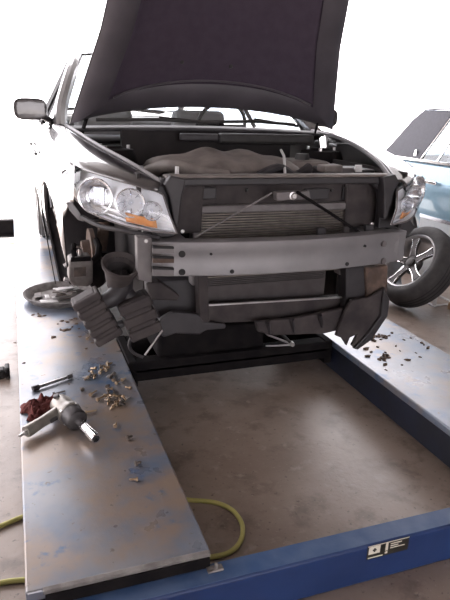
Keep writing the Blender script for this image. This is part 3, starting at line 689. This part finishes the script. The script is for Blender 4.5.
# ================================================================== ROLLING JACK between the runways
jk = thing('rolling_jack', 'black rolling beam jack spanning between the two lift runways', 'jack', (1.05, 2.62, .1))
jb = MB().rng(LX1 + .004, RXI - .004, 2.66, 2.74, .10, .205).build('front_rail', 'black_steel', jk, bevel=.006)
MB().rng(LX1 + .004, RXI - .004, 2.66, 2.675, .15, .16).build('rail_edge', 'black_steel', jb)
MB().rng(LX1 + .004, RXI - .004, 2.96, 3.04, .10, .205).build('rear_rail', 'black_steel', jk, bevel=.006)
MB().rng(LX1 + .004, LX1 + .05, 2.66, 3.04, .07, .21).build('end_carriage', 'black_steel', jk, bevel=.006)
MB().rng(RXI - .05, RXI - .004, 2.66, 3.04, .07, .21).build('end_carriage', 'black_steel', jk, bevel=.006)
bd = MB().rng(.62, 1.22, 2.69, 3.0, .20, .35).build('jack_body', 'black_steel', jk, bevel=.02)
MB().rng(.80, 1.06, 2.76, 2.95, .34, .47).build('lift_head', 'black_steel', jk, bevel=.02)
MB().rng(.70, 1.40, 2.80, 2.90, .46, .50).build('saddle_arm', 'black_steel', jk, bevel=.01)
MB().tube([P(261, 328, Y=2.66), P(268, 335, Y=2.66), P(292, 344, Y=2.66)], .006, 8).build('release_lever', 'steel', jk)
MB().tube([P(266, 346, Y=2.655), P(292, 345, Y=2.655)], .005, 8).build('lever_link', 'steel', jk)
MB().lathe([(0, .012), (.012, .012), (.014, -.01)], P(292, 344, Y=2.65), (0, -1, 0), 12).build('pivot_bolt', 'steel', jk)
MB().tube(curve([P(262, 330, Y=2.67), P(278, 332, Y=2.66), P(290, 342, Y=2.65)], 8), .008, 8).build('jack_hose', 'rubber', jk)

# ================================================================== THINGS ON THE RUNWAYS
# shallow pan of scrap
pc_ = P(68, 291, Z=.24); pr = .27
pc_ = V((.235, 3.82, .2)); 
pan = thing('drain_pan', 'shallow round metal pan with bits of scrap lying inside it', 'pan', pc_)
MB().lathe([(0, .006), (.20, .006), (.245, .045), (.255, .047), (.252, .038), (.215, 0.0), (0, 0.0)], pc_, (0, 0, 1), 40).build('pan_shell', 'rust_alu', pan)
rng = random.Random(5)
for i in range(16):
    a, r_ = rng.uniform(0, 6.28), rng.uniform(.02, .17); c = pc_ + V((r_ * math.cos(a), r_ * math.sin(a), .014 + .0075 * (i % 8)))
    sm = ['alu', 'clip_dark', 'white_plastic', 'clip_dark'][i % 4]
    o = MB().box((0, 0, 0), (rng.uniform(.05, .13), rng.uniform(.02, .05), .006), None).build('scrap_piece', sm, None, bevel=.002)
    o.location = c; o.rotation_euler = (rng.uniform(-.15, .15), rng.uniform(-.15, .15), rng.uniform(0, 6.28))
    an = {'alu': 'dull silver', 'clip_dark': 'dark brown', 'white_plastic': 'white'}[sm]
    tag(o, 'flat %s piece of scrap lying in the round pan' % an, 'scrap', an + ' scrap pieces in the pan')

# impact wrench lying on its side
gz = ZT + .0495
a_, b_ = P(58, 402, Z=gz), P(96, 438.5, Z=gz - .012)
A = (b_ - a_).normalized()
gun = thing('impact_wrench', 'silver air impact wrench with a long chrome socket lying on the worn runway', 'impact wrench', (a_.x, a_.y, ZT))
L_ = (b_ - a_).length
MB().lathe([(0, -.002), (.030, 0), (.041, .012), (.045, .03), (.046, .08), (.046, .095), (.049, .10), (.049, .115), (.040, .12)], a_, A, 28).build('motor_housing', 'gun', gun)
MB().lathe([(.041, .112), (.044, .116), (.044, .172), (.040, .180), (.036, .182), (.022, .183), (0, .184)], a_, A, 28).build('hammer_case', 'gun_dark', gun)
sk = MB().lathe([(0, .185), (.017, .188), (.017, .205), (.020, .21), (.020, L_ + .002), (.0150, L_ + .002), (.0145, L_ - .02), (0, L_ - .02)], a_, A, 20).build('socket', 'chrome', gun)
MB().lathe([(0, L_ - .010), (.0145, L_ - .010), (.0145, L_ - .012)], a_, A, 6).build('socket_mouth', 'beam_dark', sk)
h0 = a_ + A * .06; h1 = P(26, 432, Z=gz - .016)
hd_ = (h1 - h0).normalized()
MB().tube([h0 + hd_ * .01, h0 + hd_ * .05, h0.lerp(h1, .6), h1 - hd_ * .008, h1], [.029, .025, .022, .025, .023], 16).build('handle', 'gun', gun)
MB().tube([h1, h1 + hd_ * .012, h1 + hd_ * .012, h1 + hd_ * .034], [.010, .010, .006, .0055], 10).build('air_fitting', 'steel', gun)
pp = A.cross(V((0, 0, 1))).normalized()
MB().bar(h0 + hd_ * .055 + A * .028, h0 + hd_ * .09 + A * .028, .010, .016).build('trigger', 'gun_dark', gun, bevel=.003)
MB().lathe([(0, .012), (.012, .010), (.014, 0)], a_ + A * .03 + V((-.016, 0, .040)), (-.3, 0, 1), 14).build('reverse_knob', 'gun_dark', gun)
for k_ in range(4):
    t = k_ * math.pi / 2 + .6; up = V((0, 0, 1)); rd = up * math.sin(t) + pp * math.cos(t)
    MB().lathe([(0, .004), (.0055, .004), (.0055, -.008)], a_ + A * .113 + rd * .045, -A, 8).build('case_screw', 'steel', gun)

# red rag: crumpled cloth
rc = P(46, 409, Z=ZT); rgn = random.Random(3)
def ragf(u, v):
    x = (u - .5) * .19; y = (v - .5) * .14
    e = max(0, 1 - (2 * u - 1) ** 4) * max(0, 1 - (2 * v - 1) ** 4)
    h = .003 + .05 * e * abs(noise.noise(V((u * 8.2, v * 6.2, 7.1)))) + .018 * e
    w_ = noise.noise(V((u * 3, v * 3, 2.2))) * .035
    ang = .35
    X_, Y_ = x + w_, y + noise.noise(V((u * 3, v * 3, 9.2))) * .03
    return V((rc.x + X_ * math.cos(ang) - Y_ * math.sin(ang), rc.y + X_ * math.sin(ang) + Y_ * math.cos(ang), ZT + h))
rag = MB().grid(ragf, 36, 26).build('shop_rag', 'rag', None, solid=.002, loc=(rc.x, rc.y, ZT))
tag(rag, 'crumpled dark red shop rag behind the impact wrench', 'rag')

# extension bar
e0, e1 = P(35, 388, Z=ZT + .012), P(71, 376, Z=ZT + .012)
ex = thing('extension_bar', 'steel socket extension bar with thicker dark ends lying on the runway', 'extension bar', (e0.x, e0.y, ZT))
ed = (e1 - e0).normalized(); el = (e1 - e0).length
MB().tube([e0, e1], .0075, 12).build('shaft', 'steel', ex)
MB().lathe([(0, -.012), (.012, -.012), (.012, .018), (.008, .022)], e0, ed, 16).build('socket_end', 'gun_dark', ex)
MB().lathe([(.008, el - .02), (.0105, el - .015), (.0105, el + .004), (0, el + .004)], e0, ed, 16).build('drive_end', 'gun_dark', ex)

# caliper pins near the rag
for i, (p0, p1) in enumerate((((54, 394), (65, 391)), ((57, 399), (66, 396)))):
    q0, q1 = P(*p0, Z=ZT + .006), P(*p1, Z=ZT + .006)
    t_ = thing('caliper_pin', 'small dark headed pin lying between the rag and the extension bar', 'pin', (q0.x, q0.y, ZT), 'pins beside the rag')
    MB().tube([q0, q1], .004, 8).build('pin_shaft', 'clip_dark', t_)
    MB().lathe([(0, -.003), (.009, -.003), (.009, .004), (0, .004)], q0, (q1 - q0), 10).build('pin_head', 'clip_dark', t_)

# loose fasteners heaped on the left runway
rng = random.Random(11)
def bolt_mesh(L, r, hr):
    return MB().lathe([(0, 0), (hr, 0), (hr, .007), (r, .007), (r, L), (r * .6, L + .003), (0, L + .003)], (0, 0, 0), (1, 0, 0), 10)
protos = {}
def fastener(px, py, kind, rot, tilt=0, where='in the heap beside the tip of the extension bar'):
    L, r, hr, mt = {'bolt': (.026, .0036, .0075, 'brass'), 'long': (.044, .0042, .008, 'brass'), 'clip': (.020, .0052, .0095, 'clip_dark'), 'screw': (.021, .003, .0062, 'clip_grey')}[kind]
    nm = {'bolt': 'bolt', 'long': 'long_bolt', 'clip': 'push_clip', 'screw': 'screw'}[kind]
    if kind not in protos:
        o = bolt_mesh(L, r, hr).build(nm, mt); protos[kind] = o
    else:
        o = protos[kind].copy(); col.objects.link(o)
    p = P(px, py, Z=ZT); o.location = (p.x, p.y, ZT + hr * (1.0 + .9 * tilt)); o.rotation_euler = (rng.uniform(0, 6), tilt * .5, rot)
    o.scale = (1.05, 1.05, 1.05)
    ad = {'bolt': 'short brass-coloured bolt', 'long': 'long brass-coloured bolt', 'clip': 'dark push clip', 'screw': 'small grey screw'}[kind]
    tag(o, ad + ' ' + where, ad.split()[-1], 'loose ' + nm.replace('_', ' ') + 's ' + where)
HB = 'in the dense heap near the inner edge of the runway'; HC = 'between the two heaps of fasteners'
for i in range(17):
    t = i / 16; fastener(lerp(88, 108, t) + rng.uniform(-2, 2), lerp(378, 367, t) + rng.uniform(-3.5, 3.5), rng.choice(['bolt', 'bolt', 'clip', 'screw', 'clip']), rng.uniform(0, 6.28), rng.random() * .4)
for i in range(26):
    fastener(117 + rng.gauss(0, 4.5), 402 + rng.gauss(0, 4.0), rng.choice(['bolt', 'bolt', 'clip', 'clip', 'screw']), rng.uniform(0, 6.28), rng.random() * .5, HB)
for i in range(6):
    fastener(112 + rng.gauss(0, 2), 382 + rng.gauss(0, 2.5), rng.choice(['clip', 'bolt']), rng.uniform(0, 6.28), rng.random() * .4, HC)
for px, py, k_, r_, wh in ((90, 396.5, 'long', .8, 'alone beside the nose of the impact wrench'), (97, 401.5, 'long', .7, 'slanting just outside the dense heap'), (104, 397, 'bolt', .2, HC), (121.5, 381.5, 'bolt', .6, HC),
        (131, 389.5, 'bolt', 2.5, 'alone at the inner edge of the runway'), (107, 389, 'clip', 1, HC), (113, 390, 'bolt', 3, HC), (83, 391.5, 'clip', 2, 'alone between extension bar and heaps'),
        (115, 428, 'bolt', 1.2, 'alone on the bare deck below the dense heap'), (127, 440, 'clip', .4, 'alone on the bare deck below the dense heap'), (135, 466, 'clip', .2, 'alone on bare deck toward the lift front beam'),
        (85, 414, 'long', .1, 'touching the impact wrench hammer case'), (87, 340.0, 'bolt', 1.0, 'alone below the ribbed resonator box'), (138, 481, 'bolt', 2.9, 'alone on bare deck toward the lift front beam')):
    fastener(px, py, k_, r_, 0, wh)

# rust flakes under both wheel arches
fl_protos = []
for i in range(6):
    n = 7; pts = [V((math.cos(6.28 * k_ / n) * rng.uniform(.6, 1), math.sin(6.28 * k_ / n) * rng.uniform(.4, .8), rng.uniform(0, .35))) for k_ in range(n)]
    mb = MB().add([p * .014 for p in pts] + [V((0, 0, .006))] + [V((p.x, p.y, 0)) * .013 for p in pts], [(k_, (k_ + 1) % n, n) for k_ in range(n)] + [(k_, n + 1 + k_, n + 1 + (k_ + 1) % n, (k_ + 1) % n) for k_ in range(n)] + [tuple(n + 1 + k_ for k_ in range(n))])
    fl_protos.append(mb)
meshes = []
def flake(px, py, sc, where):
    i = rng.randrange(6)
    if len(meshes) < 6:
        o = fl_protos[len(meshes)].build('rust_flake', 'flake', None, smooth=False); meshes.append(o.data)
    else:
        o = bpy.data.objects.new('rust_flake', meshes[i]); col.objects.link(o)
    p = P(px, py, Z=ZT)
    o.location = (p.x, p.y, ZT); o.scale = (sc, sc * rng.uniform(.6, 1), sc); o.rotation_euler = (0, 0, rng.uniform(0, 6.28))
    tag(o, 'brown rust flake on the %s' % where, 'flake', 'rust flakes on the ' + where)
FR = 'runway under the torn splash shield'; FLk = 'runway between the round pan and the extension bar'
for i in range(22): flake(rng.uniform(364, 390), rng.uniform(333.5, 341), rng.uniform(.8, 1.9), FR)
for i in range(16): flake(rng.gauss(385, 5), rng.gauss(358, 2.5), rng.uniform(.7, 1.7), FR)
for px, py, s_ in ((422, 343, 1.2), (424, 345, .8), (428, 348, 1.6), (420, 357, 1), (416, 353, .7), (407, 360, 1.5), (404, 340, 1), (411, 338, .7), (392, 333, 1.3), (396, 346, .9), (371, 352, 1.1), (378, 347, .9), (400, 351, .7), (360, 345, 1.5), (366, 349, 1.7), (355, 341, 1.2), (402, 365, .8), (386, 370, .7)): flake(px, py, s_, FR)
for px, py, s_ in ((33, 315, 1.2), (40, 316, 1.7), (44, 316, 1.2), (38, 314, .9), (54, 337, 1.3), (52, 338, .8), (61, 330, 1.2), (65, 330.5, 1.8), (69, 330, 1.3), (72, 327, .9), (62, 321, 1.2), (67, 322, 1.5), (71, 320, 1), (76, 324, 1.1), (80, 337, 1), (75, 319, 1.3), (15, 343, .8), (24, 363, .8), (86, 349, 1), (58, 324, .8), (79, 329, .8), (69, 384, .7), (92, 343, .9)): flake(px, py, s_, FLk)

# ================================================================== HOSE ON THE FLOOR
hp = [P(x, y, Z=.009) for x, y in ((0, 526), (22, 517), (60, 505), (110, 498), (160, 497), (190, 500), (215, 502.5), (232, 510), (242, 524), (241, 540), (230, 552), (212, 557), (180, 562), (120, 572), (60, 578), (22, 580), (0, 583), (-25, 590))]
hp = [V((-.32, 1.80, .009))] + hp
hs = MB().tube(curve(hp, 90), .0088, 10).build('air_hose', 'hose', None, loc=(hp[9].x, hp[9].y, 0))
tag(hs, 'yellow air hose looped on the concrete floor under the runway', 'air hose')

# black connector lying on the floor beside the runway
bp_ = P(3, 372, Z=.03); bl = thing('air_ratchet', 'black metal tool end lying on the floor beside the lift runway', 'tool', (bp_.x, bp_.y, 0))
MB().rng(bp_.x - .16, bp_.x + .01, bp_.y - .03, bp_.y + .03, 0.0, .055).build('tool_body', 'rubber', bl, bevel=.01)
MB().rng(bp_.x + .01, bp_.x + .035, bp_.y - .04, bp_.y + .035, 0.0, .068).build('tool_head', 'rubber', bl, bevel=.008)
MB().lathe([(0, .012), (.012, .012), (.012, 0)], (bp_.x + .022, bp_.y - .04, .035), (0, -1, 0), 12).build('tool_stud', 'black_steel', bl)

# dark beam far off by the open doorway
fbx = P(15, 236, Z=0)
fb_ = thing('steel_beam', 'dark steel beam lying near the bright open doorway', 'beam', (fbx.x - .6, fbx.y, 0))
y_ = fbx.y
MB().rng(fbx.x - 1.5, P(29, 230, Y=y_).x, y_, y_ + .10, 0, .018).build('lower_flange', 'black_steel', fb_)
MB().rng(fbx.x - 1.5, P(29, 230, Y=y_).x, y_ + .035, y_ + .065, .018, .16).build('web', 'black_steel', fb_)
MB().rng(fbx.x - 1.5, P(29, 230, Y=y_).x, y_, y_ + .10, .16, .178).build('upper_flange', 'black_steel', fb_)

# ================================================================== LOOSE WHEEL leaning on the blue car
n_ = V((-.895, -.042, .613)).normalized()
R_, W_ = .33, .215
# lowest point of the tyre touches the floor
dn = (V((0, 0, -1)) - n_ * (-n_.z)).normalized()           # steepest-down direction in the wheel plane
wc = P(408, 260, Z=.43)
def zlow(c): return min((c + n_ * h + dn * r).z for r, h in ((.33, -.06), (.33, -.16), (.325, -.19), (.32, -.03)))
for _ in range(40):
    wc = P(408, 260, Z=wc.z - zlow(wc) * .8)
a0 = n_.orthogonal().normalized(); b0 = n_.cross(a0)
wheel = thing('loose_alloy_wheel', 'loose five-spoke alloy wheel with black tyre leaning beside the blue car', 'wheel', (wc.x - .1, wc.y, 0))
def wl(prof, name, mt, n=48, parent=None, close=False): return MB().lathe(prof, wc, n_, n, close).build(name, mt, parent or wheel)
ty = wl([(.222, -.03), (.228, -.008), (.245, .0), (.275, .0), (.305, -.012), (.322, -.032), (.33, -.05), (.33, -.165), (.322, -.185), (.305, -.203), (.245, -.215), (.222, -.19)], 'tyre', 'tyre', 64, close=True)
for h in (-.078, -.108, -.138):
    wl([(.3312, h - .004), (.3312, h + .004), (.327, h + .004), (.327, h - .004)], 'tread_groove', 'beam_dark', 64, ty, close=True)
rim = wl([(.232, -.006), (.226, -.002), (.218, -.006), (.208, -.020), (.200, -.05), (.19, -.075), (.19, -.185), (.215, -.195)], 'rim', 'alloy', 56)
wl([(0, -.018), (.025, -.018), (.034, -.022), (.036, -.05)], 'centre_cap', 'alloy_dark', 24, rim)
wl([(.036, -.036), (.070, -.036), (.078, -.044), (.080, -.085), (0, -.085)], 'hub_face', 'alloy_dark', 28, rim)
for k_ in range(5):
    a = k_ * 2 * math.pi / 5 + .35; rd = a0 * math.cos(a) + b0 * math.sin(a); tg = n_.cross(rd)
    sp_ = MB()
    pr_ = []
    for rr_, hw_, hh in ((.055, .028, -.034), (.10, .022, -.026), (.15, .023, -.022), (.205, .034, -.016)):
        c = wc + rd * rr_ + n_ * hh
        pr_ += [c - tg * hw_, c + tg * hw_, c + tg * hw_ * .9 - n_ * .03, c - tg * hw_ * .9 - n_ * .03]
    fs = [(i * 4 + j, i * 4 + (j + 1) % 4, (i + 1) * 4 + (j + 1) % 4, (i + 1) * 4 + j) for i in range(3) for j in range(4)] + [(3, 2, 1, 0), (12, 13, 14, 15)]
    spo = sp_.add(pr_, fs).build('spoke', 'alloy_dark', rim, bevel=.005)
    for e_ in (0, 1):
        MB().tube([pr_[i * 4 + e_] + n_ * .001 for i in range(4)], .0035, 6).build('polished_edge', 'chrome', spo)
    a2 = a + math.pi / 5; rd2 = a0 * math.cos(a2) + b0 * math.sin(a2)
    MB().lathe([(0, -.050), (.010, -.050), (.010, -.034), (.006, -.034)], wc + rd2 * .052, n_, 10).build('lug_hole', 'beam_dark', rim)

# wooden block and steel bar by the wheel
wbp = P(447, 309, Z=0)
blk = MB().rng(wbp.x + .0, wbp.x + .16, wbp.y - .10, wbp.y + .0, 0, .055).build('wood_block', 'wood', None, bevel=.006, loc=(wbp.x, wbp.y, 0))
tag(blk, 'small brown wooden block on the floor beside the loose wheel', 'wood block')
# jack stand propping the loose wheel from behind
js = wc - n_ * .225 + V((.17, .02, 0)); js.z = 0
jst = thing('jack_stand', 'pale grey jack stand propping up the loose wheel', 'jack stand', js)
tops = V((js.x, js.y, .30))
for sx, sy in ((-1, -1), (1, -1), (1, 1), (-1, 1)):
    MB().bar(V((js.x + sx * .11, js.y + sy * .11, .006)), tops + V((sx * .025, sy * .025, -.02)), .03, .008).build('stand_leg', 'alu', jst)
for sy in (-1, 1):
    MB().rng(js.x - .13, js.x + .13, js.y + sy * .11 - .015, js.y + sy * .11 + .015, 0, .012).build('base_bar', 'alu', jst, bevel=.003)
    MB().rng(js.x + sy * .11 - .015, js.x + sy * .11 + .015, js.y - .13, js.y + .13, 0, .011).build('base_bar', 'alu', jst, bevel=.003)
MB().tube([tops + V((0, 0, -.06)), tops + V((0, 0, .12))], .020, 14).build('stand_post', 'steel', jst)
MB().rng(js.x - .06, js.x + .06, js.y - .035, js.y + .035, .42, .435).build('stand_saddle', 'steel', jst, bevel=.004)


# ================================================================== BLUE CAR in the next bay
BX = 3.47
bc = thing('blue_car', 'old blue sedan with dark vinyl roof parked beside the lift', 'car', (BX + .9, 3.6, 0))
def bpart(mb, name, mt, parent=None, **k): return mb.build(name, mt, parent or bc, **k)
BW = 1.85
for s, x0 in ((1, BX), (-1, BX + BW)):
    def bside(u, v, zt=1.02, zb=.24):
        y = lerp(.75, 6.15, u); z = lerp(zt - .0 * u + .03 * math.sin(math.pi * u), zb, v)
        ins = .085 - .085 * math.sin(min(1, v / .35) * math.pi / 2) + .07 * max(0, v - .6) / .4
        ins += .25 * max(0, (y - 5.7) / .45) ** 2 * .4 + .25 * max(0, (1.2 - y) / .45) ** 2 * .4
        for wy in (1.75, 4.75):
            dy = y - wy
            if abs(dy) < .36: z = max(z, .33 + math.sqrt(.36 ** 2 - dy * dy))
        return V((x0 + s * ins, y, z))
    sd_ = bpart(MB().grid(bside, 90, 16), 'body_side', 'teal', solid=.006)
    bpart(MB().bar((x0 - s * .006, 2.15, .575), (x0 - s * .006, 4.36, .575), .014, .030), 'chrome_strip', 'chrome', sd_)
    bpart(MB().bar((x0 + s * .004, 2.15, .48), (x0 + s * .004, 4.36, .48), .012, .155), 'lower_cladding', 'pale', sd_, bevel=.004)
    bpart(MB().bar((x0 + s * .07, 2.3, 1.045), (x0 + s * .07, 5.2, 1.045), .02, .022), 'belt_trim', 'chrome', sd_)
    for y in (3.05, 4.20):
        bpart(MB().bar((x0 - s * .012, y, .88), (x0 - s * .012, y + .16, .88), .02, .03), 'door_handle', 'chrome', sd_, bevel=.006)
    bpart(MB().tube([(x0 + s * .07, 3.38, 1.03), (x0 - s * .002, 3.38, .8), (x0 + s * .0, 3.38, .45)], .0035, 5), 'door_gap', 'rubber', sd_)
    # roof side: vinyl rear pillar, windows in chrome frames
    def bp(y, z): return V((x0 + s * (.09 + .30 * max(0, (z - 1.04)) / .45 * .62), y, z))
    bpart(MB().prism([bp(4.62, 1.035), bp(5.24, 1.04), bp(5.14, 1.16), bp(4.98, 1.40), bp(4.88, 1.485), bp(4.40, 1.49), bp(4.46, 1.44)], (s * .04, 0, 0)), 'vinyl_pillar', 'vinyl', bevel=.01)
    bpart(MB().prism([bp(2.60, 1.485 - .0), bp(4.5, 1.495), bp(4.5, 1.45), bp(2.62, 1.44)], (s * .04, 0, 0)), 'roof_rail', 'vinyl', bevel=.006)
    bpart(MB().tube([bp(3.42, 1.05), bp(3.42, 1.43), bp(4.44, 1.435), bp(4.59, 1.05)], .012, 6), 'window_frame', 'chrome')
    bpart(MB().tube([bp(4.36, 1.05), bp(4.24, 1.43)], .010, 6), 'window_divider', 'chrome')
    bpart(MB().tube([bp(2.15, 1.05), bp(2.65, 1.43), bp(3.37, 1.435), bp(3.37, 1.05)], .012, 6), 'window_frame', 'chrome')
    bpart(MB().add([bp(3.42, 1.05), bp(3.42, 1.43), bp(4.44, 1.435), bp(4.59, 1.05)], [(0, 1, 2, 3)]), 'side_window', 'glass', solid=.004)
    bpart(MB().add([bp(2.15, 1.05), bp(2.65, 1.43), bp(3.37, 1.435), bp(3.37, 1.05)], [(0, 1, 2, 3)]), 'side_window', 'glass', solid=.004)
    em = bp(4.70, 1.10)
    bpart(MB().prism([em + V((-s * .012, -.02, -.025)), em + V((-s * .012, .02, -.025)), em + V((-s * .006, .008, .03)), em + V((-s * .006, -.012, .03))], (s * .01, 0, 0)), 'pillar_badge', 'chrome')
    for wy in (1.75, 4.75):
        c = V((x0 + s * .25, wy, .33)); ax_ = V((-s, 0, 0))
        tt = bpart(MB().lathe([(.19, .02), (.2, .0), (.29, .0), (.32, .03), (.33, .06), (.33, .15), (.32, .18), (.29, .21), (.2, .21), (.19, .19)], c, ax_, 40, close=True), 'tyre', 'tyre')
        bpart(MB().lathe([(0, .17), (.06, .18), (.07, .165), (.17, .175), (.19, .2), (.19, .02)], c, ax_, 32), 'hub_cap', 'chrome', tt)
def broof(u, v):
    t = 2 * u - 1; y = lerp(2.60, 4.90, v); return V((BX + BW / 2 + t * .65, y, 1.49 + .03 * (1 - t * t) + .02 * math.sin(math.pi * v)))
bpart(MB().grid(broof, 10, 10), 'roof', 'vinyl', solid=.01)
def brear(u, v):
    t = 2 * u - 1; a = V((BX + BW / 2 + t * .64, 4.88, 1.49)); b = V((BX + BW / 2 + t * .80, 5.24, 1.05)); return a.lerp(b, v)
bpart(MB().grid(brear, 8, 6), 'rear_window', 'glass', solid=.004)
def bwind(u, v):
    t = 2 * u - 1; a = V((BX + BW / 2 + t * .64, 2.62, 1.49)); b = V((BX + BW / 2 + t * .80, 2.10, 1.05)); return a.lerp(b, v)
bpart(MB().grid(bwind, 8, 6), 'windshield', 'glass', solid=.004)
def bdeck(y0, y1):
    def fn(u, v):
        t = 2 * u - 1; y = lerp(y0, y1, v); return V((BX + BW / 2 + t * (BW / 2 - .07), y, 1.045 + .02 * (1 - t * t) - .03 * abs(2 * v - 1) ** 3))
    return fn
bpart(MB().grid(bdeck(5.20, 6.1), 10, 8), 'boot_lid', 'teal', solid=.006)
bpart(MB().grid(bdeck(.8, 2.15), 10, 8), 'bonnet', 'teal', solid=.006)
tp = bpart(MB().rng(BX + .10, BX + BW - .10, 6.05, 6.10, .35, 1.02), 'tail_panel', 'teal', bevel=.02)
for s in (0, 1):
    bpart(MB().rng(BX + .14 + s * 1.2, BX + .50 + s * 1.2, 6.08, 6.115, .75, .92), 'tail_light', 'tail', tp, bevel=.01)
bpart(MB().rng(BX + .10, BX + BW - .10, .80, .85, .35, 1.0), 'grille_panel', 'chrome', bevel=.02)
bpart(MB().rng(BX + .05, BX + BW - .05, 6.10, 6.22, .42, .60), 'rear_bumper', 'chrome', bevel=.03)
bpart(MB().rng(BX + .05, BX + BW - .05, .68, .80, .42, .60), 'front_bumper', 'chrome', bevel=.03)
bpart(MB().rng(BX + .15, BX + BW - .15, .9, 6.0, .26, .32), 'underbody', 'dark_void')
bpart(MB().rng(BX + .25, BX + BW - .25, 4.3, 4.45, .5, 1.12), 'rear_seat', 'interior', bevel=.05)
for s in (-1, 1):
    bpart(MB().rng(BX + BW / 2 + s * .15, BX + BW / 2 + s * .62, 3.35, 3.48, .5, 1.22), 'front_seat', 'interior', bevel=.05)

for o in bpy.data.objects:
    if '_o' in o: del o['_o']
